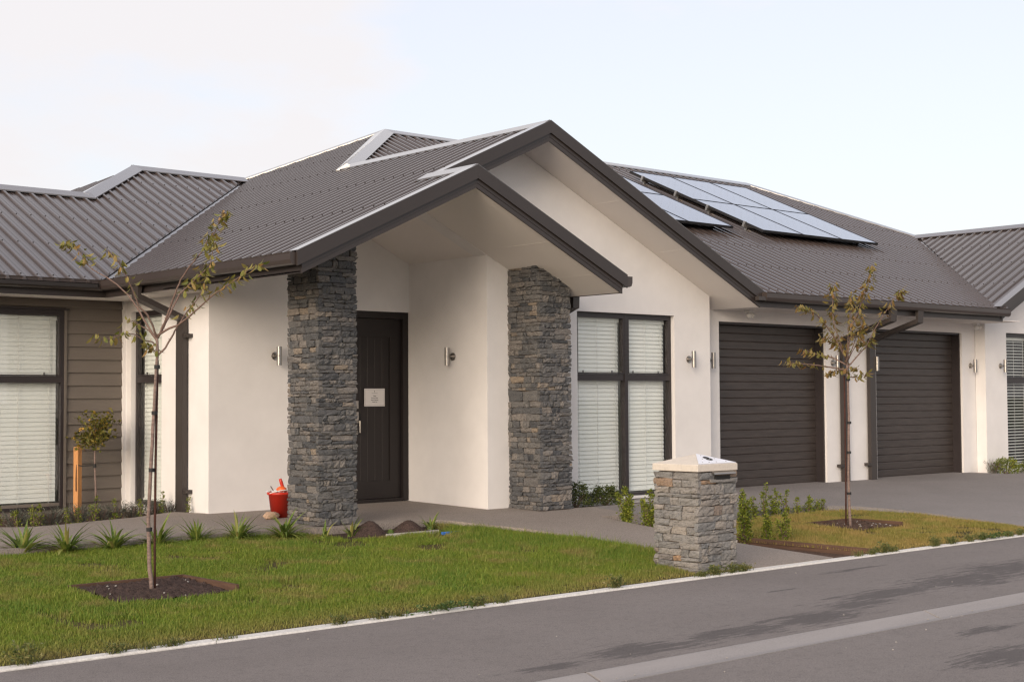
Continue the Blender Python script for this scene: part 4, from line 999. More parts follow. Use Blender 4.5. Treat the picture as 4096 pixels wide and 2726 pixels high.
# ------------------------------------------------------------------ trees
TREE1 = dict(loc=(5.045, 9.798, -.198), br=[[(0.0, -0.0, -.03), (-0.021, 0.008, 0.201), (-0.03, 0.004, 0.423), (-0.034, 0.002, 0.521), (-0.028, -0.023, 0.879), (-0.021, -0.053, 1.311), (-0.014, -0.077, 1.649), (-0.01, -0.086, 1.744), (-0.015, -0.088, 1.87)],
 [(-0.015, -0.088, 1.849), (-0.037, -0.03, 1.927), (-0.062, 0.034, 2.015), (-0.084, 0.094, 2.104), (-0.119, 0.171, 2.198), (-0.167, 0.264, 2.284), (-0.212, 0.344, 2.34), (-0.275, 0.451, 2.403), (-0.302, 0.505, 2.459), (-0.332, 0.575, 2.551), (-0.378, 0.655, 2.609), (-0.402, 0.694, 2.611)],
 [(-0.015, -0.088, 1.864), (-0.062, -0.108, 1.961), (-0.108, -0.117, 2.035), (-0.176, -0.111, 2.099), (-0.227, -0.13, 2.199), (-0.297, -0.148, 2.316), (-0.352, -0.157, 2.397), (-0.403, -0.159, 2.458), (-0.44, -0.154, 2.489)],
 [(-0.011, -0.092, 1.868), (0.002, -0.145, 1.952), (0.017, -0.214, 2.063), (0.028, -0.291, 2.201), (0.04, -0.344, 2.283), (0.069, -0.425, 2.382), (0.101, -0.498, 2.453), (0.123, -0.552, 2.515), (0.13, -0.595, 2.587), (0.155, -0.642, 2.617), (0.165, -0.698, 2.71), (0.175, -0.734, 2.758)],
 [(-0.011, -0.092, 1.868), (0.042, -0.089, 1.96), (0.107, -0.083, 2.083), (0.173, -0.079, 2.201), (0.25, -0.094, 2.281), (0.336, -0.114, 2.362), (0.403, -0.129, 2.423), (0.439, -0.105, 2.544), (0.466, -0.096, 2.616)],
 [(-0.012, -0.092, 1.887), (0.027, -0.196, 1.936), (0.059, -0.273, 1.958), (0.098, -0.392, 2.029), (0.131, -0.502, 2.099), (0.164, -0.61, 2.169), (0.211, -0.747, 2.237), (0.249, -0.861, 2.296), (0.281, -0.964, 2.354), (0.298, -1.005, 2.352)],
 [(-0.007, -0.088, 1.74), (0.044, -0.106, 1.793), (0.092, -0.114, 1.879), (0.14, -0.122, 1.967), (0.215, -0.139, 2.084), (0.27, -0.156, 2.152), (0.327, -0.17, 2.241), (0.353, -0.16, 2.34)],
 [(-0.014, -0.086, 1.802), (-0.05, -0.086, 1.839), (-0.114, -0.071, 1.848), (-0.173, -0.064, 1.889), (-0.236, -0.05, 1.902), (-0.291, -0.037, 1.882), (-0.363, -0.02, 1.853), (-0.425, -0.006, 1.857), (-0.463, -0.002, 1.884)],
 [(-0.009, -0.088, 1.75), (-0.03, -0.028, 1.794), (-0.054, 0.028, 1.824)], [(-0.014, -0.088, 1.849), (-0.035, 0.005, 1.929), (-0.065, 0.09, 1.97), (-0.085, 0.153, 2.006), (-0.108, 0.213, 1.993)]],
 lv=[(.96, 4), (.68, 62), (.45, 32), (.55, 78), (.42, 84), (.55, 50), (.5, 40), (.25, 32), (.3, 22), (.25, 16)])
TREE2 = dict(loc=(13.191, 9.364, -.215), br=[[(0.002, -0.002, -0.03), (-0.018, -0.001, 0.307), (-0.028, -0.008, 0.609), (-0.039, -0.032, 1.214), (-0.058, -0.037, 1.617), (-0.07, -0.037, 1.818)],
 [(-0.071, -0.034, 1.778), (-0.053, -0.011, 1.86), (-0.045, 0.064, 2.024), (-0.037, 0.14, 2.19), (0.004, 0.191, 2.378), (0.054, 0.224, 2.546), (0.114, 0.24, 2.695)],
 [(-0.071, -0.034, 1.778), (-0.115, -0.106, 2.017), (-0.141, -0.176, 2.214), (-0.133, -0.244, 2.331), (-0.141, -0.323, 2.506), (-0.148, -0.402, 2.68), (-0.171, -0.456, 2.833)],
 [(-0.065, -0.037, 1.728), (0.083, -0.084, 1.88), (0.176, -0.117, 1.962), (0.315, -0.145, 2.168), (0.445, -0.18, 2.334), (0.575, -0.215, 2.502), (0.695, -0.258, 2.618)],
 [(-0.069, -0.032, 1.708), (-0.235, 0.03, 1.737), (-0.409, 0.095, 1.761), (-0.583, 0.161, 1.777), (-0.691, 0.201, 1.786), (-0.798, 0.241, 1.796)],
 [(-0.071, -0.034, 1.768), (-0.115, 0.115, 1.852), (-0.156, 0.232, 1.875), (-0.196, 0.35, 1.918), (-0.224, 0.429, 1.941)],
 [(-0.072, -0.036, 1.818), (-0.253, -0.037, 2.036), (-0.396, -0.023, 2.173), (-0.505, -0.009, 2.27), (-0.629, 0.018, 2.346), (-0.789, 0.067, 2.392)],
 [(-0.06, -0.036, 1.637), (-0.004, -0.069, 1.633), (0.07, -0.113, 1.636), (0.135, -0.152, 1.667)], [(-0.07, -0.037, 1.818), (0.079, 0.041, 2.169), (0.183, 0.074, 2.379), (0.271, 0.12, 2.591)],
 [(-0.068, -0.034, 1.718), (-0.106, 0.05, 1.709), (-0.138, 0.126, 1.68), (-0.154, 0.176, 1.64)], [(-0.068, -0.038, 1.798), (-0.121, -0.207, 2.073), (-0.123, -0.257, 2.131), (-0.167, -0.338, 2.285)],
 [(-0.067, -0.036, 1.738), (-0.048, -0.113, 1.726), (-0.036, -0.165, 1.715)], [(-0.07, -0.037, 1.818), (-0.158, -0.016, 1.979), (-0.254, 0.034, 2.039), (-0.347, 0.088, 2.059)], [(-0.068, -0.037, 1.788), (0.109, -0.032, 1.984), (0.231, -0.056, 2.047), (0.3, -0.056, 1.987)]],
 lv=[(.98, 4), (.25, 110), (.25, 104), (.3, 76), (.3, 34), (.3, 38), (.25, 60), (.2, 24), (.2, 66), (.1, 32), (.2, 54), (.1, 14), (.2, 44), (.2, 40)])
def leaf_mesh(seed, mat, fold=.35):
    rn = random.Random(seed); mb = MB(); n = 6; dr = rn.uniform(.5, 1.3); tw = rn.uniform(-.3, .3)
    for i in range(n+1):
        q = i/n; wd = .20*math.sin(math.pi*min(1, q*.97+.03))**.8*(1-.25*q); x = math.sin(dr*q)/dr; z = -(1-math.cos(dr*q))/dr; a = tw*q
        for s, l_ in ((-1, fold*wd), (0, 0), (1, fold*wd)):
            mb.v.append((x, s*wd*math.cos(a), z+l_+s*wd*math.sin(a)))
    for i in range(n):
        for j in range(2): a = i*3+j; mb.f.append((a, a+1, a+4, a+3))
    return mb.mesh('leaf', mat, True)
def tree(name, spec, label, lmat, r0_, seed, lsz):
    rn = random.Random(seed); t_ = thing(name, label, 'tree', spec['loc']); pool = [leaf_mesh(seed*10+k, M[lmat]) for k in range(7)]
    for bi, (pts, (f0, n)) in enumerate(zip(spec['br'], spec['lv'])):
        V_ = [Vector(p) for p in pts]
        fine = []
        for a, b_ in zip(V_, V_[1:]):
            for q in range(4): fine.append(a.lerp(b_, q/4) + (Vector((rn.uniform(-1, 1), rn.uniform(-1, 1), 0))*(.0022 if bi else .0014)))
        fine.append(V_[-1]); nf = len(fine)
        if bi == 0: rad = [r0_*(1.25 if i == 0 else 1)*(1-.42*i/nf)*(1+rn.uniform(-.05, .07)) for i in range(nf)]
        else: rad = [(.0088 if bi < 7 else .0055)*(1-.82*i/nf)*(1+rn.uniform(-.06, .1)) for i in range(nf)]
        m_ = MB(); m_.tube(fine, rad, 9 if bi == 0 else 6)
        if bi:
            for q in range(int(nf*.35)):     # spurs
                i = rn.randrange(2, nf-1); p = fine[i]; d = Vector((rn.uniform(-1, 1), rn.uniform(-1, 1), rn.uniform(0, 1))).normalized(); m_.tube([p, p+d*rn.uniform(.012, .025)], [.003, .0015], 4)
        o = link('trunk' if bi == 0 else 'branch', m_.mesh('trunk' if bi == 0 else 'branch', M['bark' if bi == 0 else 'twig'], True), t_)
        for q in range(n):
            fr_ = f0+(1-f0)*(1-(1-rn.random())**1.25) if bi else rn.uniform(f0-.06, f0); i = min(nf-2, int(fr_*(nf-1))); p = fine[i].lerp(fine[i+1], rn.random())
            an = rn.uniform(0, 2*math.pi); h_ = Vector((math.cos(an), math.sin(an), 0))
            d = (h_*rn.uniform(.15, .75) + Vector((0, 0, rn.uniform(-1.3, -.45)))).normalized()
            if rn.random() < .12: d = (h_ + Vector((0, 0, rn.uniform(-.2, .35)))).normalized()
            p2 = p + h_*rn.uniform(.004, .055) + Vector((0, 0, rn.uniform(-.01, .03)))
            L_ = lsz*rn.uniform(.65, 1.2); y_ = d.cross(Vector((0, 0, 1))).normalized(); roll = rn.uniform(-.9, .9); z_ = y_.cross(d)*-1; y2 = y_*math.cos(roll)+z_*math.sin(roll); z2 = d.cross(y2)
            lo = bpy.data.objects.new('leaf', rn.choice(pool)); COL.objects.link(lo); lo.parent = o
            lo.matrix_local = Matrix(((d.x*L_, y2.x*L_, z2.x*L_, p2.x), (d.y*L_, y2.y*L_, z2.y*L_, p2.y), (d.z*L_, y2.z*L_, z2.z*L_, p2.z), (0, 0, 0, 1)))
    return t_
tr1 = tree('cherry_tree', TREE1, 'thin young tree with sparse drooping olive leaves in the pit on the green front lawn', 'leaf_a', .0165, 3, .068)
tr2 = tree('cherry_tree', TREE2, 'bushier young tree with reddish brown autumn leaves on the dry lawn by the garages', 'leaf_b', .0165, 4, .082)
def ties(t_, zs_, pts, r_=.032):
    for z_ in zs_:
        for a, b_ in zip(pts, pts[1:]):
            if a[2] <= z_ <= b_[2]:
                q = (z_-a[2])/(b_[2]-a[2]); p = Vector(a).lerp(Vector(b_), q); break
        m_ = MB(); m_.tube([p+Vector((.006, .0, -.014)), p+Vector((.006, .0, .014))], r_, 12); link('tie', m_.mesh('tie', M['rubber']), t_)
ties(tr1, [1.653, 1.311, .886, .445], TREE1['br'][0], .022); ties(tr2, [1.607, 1.133, .807, .357], TREE2['br'][0], .024)
s = MB(); s.tube([(.0, .0, -.2), (-.009, -.011, .35), (-.018, -.038, .99), (-.023, -.073, 1.70)], .0095, 8)
tag(link('tree_stake', s.mesh('tree_stake', M['rust'], True), None, (5.072, 9.808, -.198)), 'thin rusty steel bar tied along the trunk of the sparse tree on the front lawn', 'stake', 'tree stakes')
s = MB(); s.tube([(-.028, .04, -.2), (-.034, .025, .406), (-.052, .01, 1.012), (-.061, .003, 1.65)], .0095, 8)
tag(link('tree_stake', s.mesh('tree_stake', M['rust'], True), None, (13.191, 9.364, -.215)), 'thin rusty steel bar tied along the trunk of the tree before the garages', 'stake', 'tree stakes')

# ------------------------------------------------------------------ small plants
def leafcloud(mb, rn, p, n, spread, size, up=.4):
    for _ in range(n):
        c_ = Vector(p) + Vector((rn.gauss(0, spread), rn.gauss(0, spread), rn.gauss(0, spread*.8)))
        d = Vector((rn.uniform(-1, 1), rn.uniform(-1, 1), rn.uniform(-.3, 1)*up*2)).normalized(); s = d.orthogonal().normalized(); s.rotate(Matrix.Rotation(rn.uniform(0, 6.28), 3, d))
        L_ = size*rn.uniform(.6, 1.3); wd = L_*.3; nrm = d.cross(s)*L_*.12
        mb.quad(c_, c_+d*L_*.5+s*wd+nrm, c_+d*L_, c_+d*L_*.5-s*wd+nrm)
def shrub(loc, h, stems, label, cat, group, mat, seed, spread=.07, size=.026, dens=46, lean=.16):
    rn = random.Random(seed); t_ = thing('hedge_plant', label, cat, loc, group); st_ = MB(); fo = MB()
    for k in range(stems):
        an = rn.uniform(0, 6.28); hh = h*(1 if k == 0 else rn.uniform(.35, .9)); ln = 2.0*lean*rn.uniform(.2, 1) if k else .05; dn = rn.uniform(.55, 1.1)
        b_ = Vector((math.cos(an), math.sin(an), 0))
        pts = [b_*(ln*hh*q*(.6+.4*q)) + Vector((rn.uniform(-.006, .006), rn.uniform(-.006, .006), hh*q-.02)) for q in (0, .3, .6, .85, 1)]
        st_.tube(pts, [.006, .005, .004, .003, .0015], 5)
        n = int(dens*dn*hh/.4)
        for i in range(n):
            q = .1+.9*rn.random()**.85; j = min(3, int(q*4)); p = pts[j].lerp(pts[j+1], q*4-j); leafcloud(fo, rn, p, 4, spread*.5*(1.2-q), size)
    link('stem', st_.mesh('stem', M['twig']), t_); o = link('foliage', fo.mesh('foliage', M[mat]), t_)
    return t_
zb_ = lambda y: gl(y)-.045
far = [(12.80, .40, 5), (12.98, .33, 4), (13.17, .47, 4), (13.37, .38, 5), (13.56, .36, 4), (13.78, .26, 3), (14.0, .27, 3), (14.16, .22, 3), (14.29, .21, 2)]
for k, (x, h, s) in enumerate(far):
    shrub((x, 10.53, zb_(10.5)), h*.95, s+1, f'{ORD[k]} young hedge plant from the left in the row along the driveway edge', 'hedge plant', 'young hedge plants', 'hedge', 50+k)
near = [((11.24, 9.24), .54, 8, 'tall full young hedge plant right against the letterbox pillar'), ((11.43, 9.10), .33, 3, 'slim young hedge plant second to the right of the letterbox pillar'), ((11.6, 9.02), .33, 2, 'sparse bright young hedge plant nearest the timber board right of the letterbox pillar'),
        ((11.08, 10.73), .46, 10, 'bright young hedge plant at the left end of the bed behind the letterbox pillar'), ((11.10, 10.42), .46, 14, 'dense young hedge plant touching the left side of the letterbox pillar'), ((11.3, 10.15), .40, 6, 'young hedge plant mostly hidden by the letterbox pillar'), ((11.9, 10.5), .52, 8, 'young hedge plant peeking out behind the right edge of the letterbox pillar')]
for k, ((x, y), h, s, lab) in enumerate(near): shrub((x, y, zb_(y)), h*1.02, s+3, lab, 'hedge plant', 'young hedge plants', 'hedge', 80+k, dens=52)
def bush(loc, rx, h, label, mat, seed, n=420, size=.03, name='low_bush'):
    rn = random.Random(seed); t_ = thing(name, label, 'bush', loc); st_ = MB(); fo = MB()
    for k in range(12):
        an = rn.uniform(0, 6.28); e = Vector((math.cos(an)*rx*rn.uniform(.3, .9), math.sin(an)*rx*rn.uniform(.3, .9), h*rn.uniform(.5, .95))); st_.tube([(0, 0, -.02), e*.5+Vector((0, 0, .03)), e], [.006, .004, .002], 5)
    for _ in range(n):
        an = rn.uniform(0, 6.28); el = rn.random()**.7; r_ = rx*rn.uniform(.55, 1.05)*math.sqrt(max(0, 1-(el*.9)**2)); p = (math.cos(an)*r_, math.sin(an)*r_, .02+el*h*rn.uniform(.8, 1.05)); leafcloud(fo, rn, p, 3, .02, size)
    link('stem', st_.mesh('stem', M['twig']), t_); link('foliage', fo.mesh('foliage', M[mat]), t_)
bush((11.55, 12.0, -.085), .20, .27, 'dark low bush beside the foot of the right stone column', 'hedge_dark', 1)
bush((12.05, 12.02, -.085), .20, .22, 'dark low bush under the large window behind bright hedge plants', 'hedge_dark', 2)
bush((21.35, 12.12, -.085), .24, .25, 'round olive bush below the far right window', 'hedge', 3)
bush((22.15, 12.12, -.085), .22, .2, 'small bush cut off by the right picture edge', 'hedge', 4, 250)
# agapanthus clumps
def strap_mesh(seed, mat):
    rn = random.Random(seed); mb = MB(); n = 7; bend = rn.uniform(.5, 1.5); w_ = .045
    for i in range(n+1):
        q = i/n; a = bend*q; x = (1-math.cos(a))/bend if bend else 0; z = math.sin(a)/bend; wd = w_*(.75+.5*math.sin(math.pi*min(1, q*1.1)))*(1-q**3)*.9+.002
        for s, l_ in ((-1, .35*wd), (0, 0), (1, .35*wd)): mb.v.append((x-l_, s*wd, z))
    for i in range(n):
        for j in range(2): a = i*3+j; mb.f.append((a, a+1, a+4, a+3))
    return mb.mesh('leaf', mat, True)
STRAPS = [strap_mesh(k, M['strap']) for k in range(8)]
def clump(loc, n, L_, label, seed):
    rn = random.Random(seed); t_ = thing('strap_leaf_plant', label, 'plant', loc, 'strap leaf plants')
    mb = MB(); mb.lathe([(.045, -.03), (.04, .0), (.02, .03), (.005, .035)], (0, 0, 0), 9); link('crown', mb.mesh('crown', M['strap']), t_)
    for k in range(n):
        o = bpy.data.objects.new('leaf', rn.choice(STRAPS)); COL.objects.link(o); o.parent = t_; an = rn.uniform(0, 6.28); r_ = rn.uniform(0, .04)
        o.location = (math.cos(an)*r_, math.sin(an)*r_, -.01); o.rotation_euler = (rn.uniform(-.12, .12), rn.uniform(.0, 1.0), an); s = L_*.86*rn.uniform(.5, 1.15); o.scale = (s, s*rn.uniform(.75, 1.1), s)
ag = [(5.0, 12.13, 34, .37), (5.34, 12.0, 38, .36), (5.76, 11.97, 34, .33), (6.2, 11.98, 34, .33), (6.63, 12.03, 28, .29), (7.0, 11.93, 32, .33), (7.42, 11.78, 38, .36)]
ag = [(x, y, int(n*1.7), L_*1.06) for x, y, n, L_ in ag]
for k, (x, y, n, L_) in enumerate(ag):
    lab = ['leftmost strap leaf plant along the path edge', 'wide strap leaf plant second from the left along the path', 'third strap leaf plant from the left along the path', 'strap leaf plant behind the trunk of the front lawn tree', 'small upright strap leaf plant right of the front lawn tree', 'strap leaf plant in front of the plain plaster wall', 'dark strap leaf plant at the left foot of the stone column near the bucket'][k]
    clump((x, y-.04, gl(12)+.0), n, L_, lab, 200+k)
for k, (x, y, n, L_, lab) in enumerate([(7.72, 11.50, 12, .27, 'thin strap leaf plant at the corner below the left stone column'), (8.03, 11.50, 16, .29, 'sparse strap leaf plant left of the soil mounds'), (8.52, 11.52, 4, .2, 'single upright strap leaf shoot between the two soil mounds'), (9.05, 11.55, 24, .25, 'strap leaf plant right of the soil mounds')]):
    clump((x, y, gl(y)+.01), n, L_, lab, 300+k)
# lavender and small hedge plants in the left bed
rn = random.Random(12)
def lav(loc, r_, h, label, seed):
    q = random.Random(seed); t_ = thing('lavender_plant', label, 'plant', loc, 'grey lavender plants'); fo = MB()
    for k in range(70):
        an = q.uniform(0, 6.28); d = Vector((math.cos(an)*q.uniform(0, .7), math.sin(an)*q.uniform(0, .7), 1)).normalized(); b_ = Vector((math.cos(an), math.sin(an), 0))*r_*q.uniform(0, .6); L_ = h*q.uniform(.6, 1.1)
        for j in range(9):
            p = b_+d*(L_*(.15+.85*j/9)); a2 = q.uniform(0, 6.28); e = (d*.7+Vector((math.cos(a2), math.sin(a2), 0))*.6).normalized(); s = e.orthogonal().normalized()*.0035; l_ = .030*q.uniform(.7, 1.2); fo.quad(p-s, p+s, p+e*l_+s*.4, p+e*l_-s*.4)
    link('foliage', fo.mesh('foliage', M['lavender']), t_)
    st_ = MB()
    for k in range(10):
        an = q.uniform(0, 6.28); st_.tube([(0, 0, -.02), (math.cos(an)*r_*.6, math.sin(an)*r_*.6, h*.7)], .003, 4)
    link('stem', st_.mesh('stem', M['twig']), t_)
lx = [(5.55, 14.55), (5.85, 14.32), (6.02, 14.50), (6.2, 14.28), (6.38, 14.5), (6.52, 14.34), (6.66, 14.55), (6.8, 14.38), (7.02, 14.5), (7.18, 14.42), (7.33, 14.58), (7.46, 14.44), (7.55, 14.62), (7.62, 14.38)]
for k, (x, y) in enumerate(lx): lav((x, y, -.095), .12, .21, f'{ORD[k]} grey lavender plant from the left in the bed by the weatherboard wall', 400+k)
sx = [(5.72, 14.42, .25), (5.80, 14.18, .22), (5.95, 14.10, .26), (6.05, 14.2, .27), (6.32, 14.14, .22), (6.46, 14.2, .2), (6.68, 14.26, .31), (6.92, 14.28, .27), (7.22, 14.30, .26), (7.5, 14.38, .18), (7.60, 14.52, .32), (7.66, 14.05, .28)]
for k, (x, y, h) in enumerate(sx): shrub((x, y, -.095), h, 3, f'{ORD[k]} small yellow green plant from the left among the lavender', 'small plant', 'yellow green bed plants', 'hedge', 500+k, .05, .022, 40)
lav((21.12, 12.2, -.085), .16, .3, 'dry grey lavender with seed stalks at the wing corner by the driveway', 450)
# standard rose with stake
t_ = thing('rose_tree', 'standard rose with round leafy head and few yellow blooms before the weatherboards', 'rose', (7.2, 15.35, -.095))
st_ = MB(); st_.tube([(0, 0, -.03), (-.007, -.01, .302), (-.022, -.012, .576), (-.025, -.022, .795), (-.025, -.03, .95)], [.013, .012, .011, .011, .007], 8)
rn = random.Random(77); fo = MB(); br_ = MB()
for k in range(22):
    an = rn.uniform(0, 6.28); e = Vector((math.cos(an)*rn.uniform(.1, .27), math.sin(an)*rn.uniform(.1, .27), rn.uniform(-.06, .30))); p0 = Vector((-.025, -.026, .83)); br_.tube([p0, p0+e*.5+Vector((0, 0, .04)), p0+e], [.005, .004, .002], 5)
    for j in range(18): leafcloud(fo, rn, p0+e*(.3+.8*rn.random())+Vector((0, 0, .03)), 2, .04, .056)
link('trunk', st_.mesh('trunk', M['bark'], True), t_); link('branch', br_.mesh('branch', M['twig']), t_); link('foliage', fo.mesh('foliage', M['rose']), t_)
for (dx, dy, dz) in ((-.16, .04, .98), (.03, -.07, 1.0)):
    m_ = MB()
    for q in range(14): leafcloud(m_, rn, (dx, dy, dz), 1, .008, .03)
    link('bloom', m_.mesh('bloom', M['bloom']), t_)
m_ = MB(); m_.tube([(-.008, -.01, .11), (-.008, -.01, .19)], .017, 10); link('tie', m_.mesh('tie', M['rubber']), t_)
m_ = MB(); m_.tube([(-.022, -.012, .545), (-.022, -.012, .59)], .018, 10); m_.tube([(-.03, -.01, .572), (-.115, .11, .565), (-.16, .165, .575)], .006, 6); m_.tube([(-.16, .165, .575), (-.168, .16, .40), (-.166, .16, .28)], .005, 6); link('tie', m_.mesh('tie', M['rubber']), t_)
s = MB(); s.box(-.033, .033, -.033, .033, -.2, .78); me = s.mesh('wooden_stake', M['stake']); bevel(me, .003)
o = link('wooden_stake', me, None, (7.07, 15.55, -.095)); o.rotation_euler = (R(1), R(-1.2), R(25)); tag(o, 'square orange pine stake beside the standard rose', 'stake')

# ------------------------------------------------------------------ bucket and small things
bk = thing('bucket', 'red plastic bucket of garden tools beside the left stone column', 'bucket', (8.12, 12.93, gp(8.1, 12.93)))
mb = MB(); mb.lathe([(.085, .002), (.088, .0), (.12, .235), (.128, .236), (.132, .262), (.126, .264), (.122, .25), (.116, .235), (.082, .012)], (0, 0, 0), 28); link('pail', mb.mesh('pail', M['red'], True), bk)
mb = MB(); mb.lathe([(.13, .236), (.136, .238), (.137, .262), (.131, .264)], (0, 0, 0), 28); link('rim', mb.mesh('rim', M['red'], True), bk)
mb = MB(); mb.tube([(.137*math.cos(a), .137*math.sin(a), .255+.035*math.sin((a-3.3)*1.2)) for a in [3.3+i*.26 for i in range(11)]], .005, 6); link('handle', mb.mesh('handle', M['white_plastic']), bk)
bo = Vector((8.12, 12.93, gp(8.1, 12.93)))
mb = MB(); rn = random.Random(2); n = 14
for i in range(n+1):
    for j in range(n+1):
        x = (i/n-.5)*.22; y = (j/n-.5)*.22; mb.v.append((x, y, .262+.012*math.sin(x*60+1)+.012*math.cos(y*55)+rn.uniform(-.004, .004)-.2*max(0, (x*x+y*y)**.5-.10)))
for i in range(n):
    for j in range(n): a = i*(n+1)+j; mb.f.append((a, a+1, a+n+2, a+n+1))
tag(link('cloth', mb.mesh('cloth', M['cloth'], True), None, bo), 'white cloth lying over the top of the red bucket', 'cloth')
mb = MB(); mb.tube([(.05, -.01, .27), (.035, .0, .31), (.02, .01, .37), (.01, .012, .40)], [.014, .018, .019, .015], 12); h_ = mb.mesh('handle', M['red'], True)
tw_ = thing('trowel', 'trowel with red handle sticking out of the bucket', 'trowel', bo); link('handle', h_, tw_)
mb = MB(); mb.tube([(.05, -.01, .275), (.06, -.015, .25)], [.006, .006], 8); mb.quad((.045, -.04, .25), (.09, .01, .25), (.085, .01, .16), (.05, -.035, .16)); link('blade', mb.mesh('blade', M['blade']), tw_)
tw2 = thing('hand_fork', 'grey metal tool blade poking out at the left of the bucket', 'tool', bo)
mb = MB(); A = [(-.10, .03, .27), (-.09, .036, .275), (-.085, .03, .268)]; mb.prism(None, [Vector(p)+Vector((.05, 0, -.02)) for p in A], [Vector(p)+Vector((0, 0, .055)) for p in A]); link('blade', mb.mesh('blade', M['blade']), tw2)
mb = MB(); mb.lathe([(.02, 0), (.05, .01), (.055, .03), (.03, .05), (.01, .055)], (0, 0, 0), 12)
tag(link('glove', mb.mesh('glove', M['orange'], True), None, bo+Vector((.0, -.03, .27))), 'orange garden glove crumpled on top of the bucket', 'glove')
def rock(name, loc, dims, mat, label, seed):
    rn_ = random.Random(seed); bm = bmesh.new(); bmesh.ops.create_icosphere(bm, subdivisions=2, radius=.5)
    for v in bm.verts: v.co = Vector((v.co.x*dims[0], v.co.y*dims[1], v.co.z*dims[2]))*(1+rn_.uniform(-.10, .10)) + Vector((0, 0, dims[2]*.42))
    me = bpy.data.meshes.new(name); bm.to_mesh(me); bm.free(); me.materials.append(M[mat]); return tag(link(name, me, None, loc), label, 'rock')
rock('rock', (7.93, 12.80, gp(7.93, 12.8)), (.19, .10, .085), 'tanrock', 'tan oblong rock on the path left of the bucket', 1)
rock('clay_piece', (11.0, 10.30, gl(10.3)-.05), (.09, .06, .05), 'brickred', 'small red clay piece at the bed edge left of the letterbox pillar', 3)
for k, (x, y, rx, ry, h, lab) in enumerate([(8.23, 11.52, .25, .17, .135, 'taller mound of dark soil left of the single shoot'), (8.74, 11.53, .24, .15, .105, 'lower mound of dark soil right of the single shoot')]):
    n = 26; mb = MB(); q = np.random.RandomState(k)
    for j in range(n+1):
        for i in range(n+1):
            u = 2*i/n-1; v = 2*j/n-1; d = min(1, u*u+v*v); mb.v.append((u*rx, v*ry, h*(1-d)**1.3*(1+.15*math.sin(u*5+k)) + q.uniform(-.006, .006)*(d < .97) - .012))
    for j in range(n):
        for i in range(n): a = j*(n+1)+i; mb.f.append((a, a+1, a+n+2, a+n+1))
    tag(link('soil_mound', mb.mesh('soil_mound', M['soil'], True), None, (x, y, gl(y)+.008)), lab, 'soil mound', 'soil mounds')
mb = MB(); mb.box(8.30, 8.95, 11.285, 11.30, gl(11.3)-.02, gl(11.3)+.035); tag(link('edging_board', mb.mesh('edging_board', M['concrete'])), 'thin pale edging board in front of the soil mounds', 'edging board', 'timber edging boards')
mb = MB(); mb.box(8.93, 9.16, 11.19, 11.23, gl(11.2)-.02, gl(11.2)+.022); me = mb.mesh('plastic_strip', M['blue']); bevel(me, .006); o = link('plastic_strip', me); tag(o, 'blue plastic strip lying in the grass near the path corner', 'plastic strip')
# ------------------------------------------------------------------ weeds along the kerb
wd = [(3.31, 3, .14), (3.86, 1, .05), (4.04, 0, .035), (4.20, 1, .04), (4.59, 0, .025), (5.44, 1, .05), (5.78, 1, .06), (5.94, 0, .04), (6.33, 2, .06), (6.64, 1, .07), (6.88, 0, .06), (8.06, 3, .09), (9.08, 1, .03), (9.24, 3, .07), (9.47, 1, .075), (9.62, 1, .05), (11.29, 0, .05), (11.51, 1, .04), (11.68, 3, .10), (11.83, 1, .04), (12.58, 1, .09), (12.88, 1, .07), (13.23, 1, .07), (13.46, 1, .07), (13.64, 2, .08), (14.01, 1, .05), (14.22, 1, .06)]
wn = ['dry brown weed tuft', 'small green weed tuft', 'low spreading dark green weed', 'upright leafy weed']
cnt = {}
for k, (x, kind, h) in enumerate(wd):
    rn = random.Random(600+k); i = cnt.get(kind, 0); cnt[kind] = i+1
    lab = f'{ORD[i]} {wn[kind]} from the left on the pale kerb'
    t_ = thing('weed', lab, 'weed', (x, 7.925 if kind != 2 else 7.91, -.288), 'weeds on the kerb'); fo = MB()
    if kind == 2:
        for q in range(150): leafcloud(fo, rn, (rn.gauss(0, .13), rn.gauss(0, .025), .012+rn.random()*h*.5), 2, .012, .025)
    else:
        for q in range(60 if kind != 3 else 46):
            an = rn.uniform(0, 6.28); d = Vector((math.cos(an)*rn.uniform(.1, 1), math.sin(an)*rn.uniform(.1, .6), rn.uniform(.4, 1.2))).normalized(); b_ = Vector((rn.gauss(0, .035), rn.gauss(0, .012), 0)); L_ = h*rn.uniform(.5, 1.15)+.015
            s = d.cross(Vector((0, 0, 1))).normalized()*.003
            fo.quad(b_-s, b_+s, b_+d*L_+s*.3, b_+d*L_-s*.3)
            if kind in (1, 3): leafcloud(fo, rn, b_+d*L_*rn.uniform(.4, 1), 2, .008, .02 if kind == 1 else .03)
    link('foliage', fo.mesh('foliage', M['weed_dark' if kind == 2 else 'weed']), t_)
# a few grit stones
rn = random.Random(8); gr = MB()
for k in range(40):
    x = rn.uniform(4, 11); y = rn.choice([rn.uniform(5.40, 5.5), rn.uniform(4.5, 7.8)]); r = rn.uniform(.004, .009); gr.lathe([(r*.4, -r*.3), (r, r*.2), (r*.5, r*.8)], (x, y, -.299 if not 5.33 < y < 5.67 else -.322), 6)
o = stuff(link('grit', gr.mesh('grit', M['palerock']))); o['label'] = 'scattered small grit stones on the road and channel'; o['category'] = 'grit'

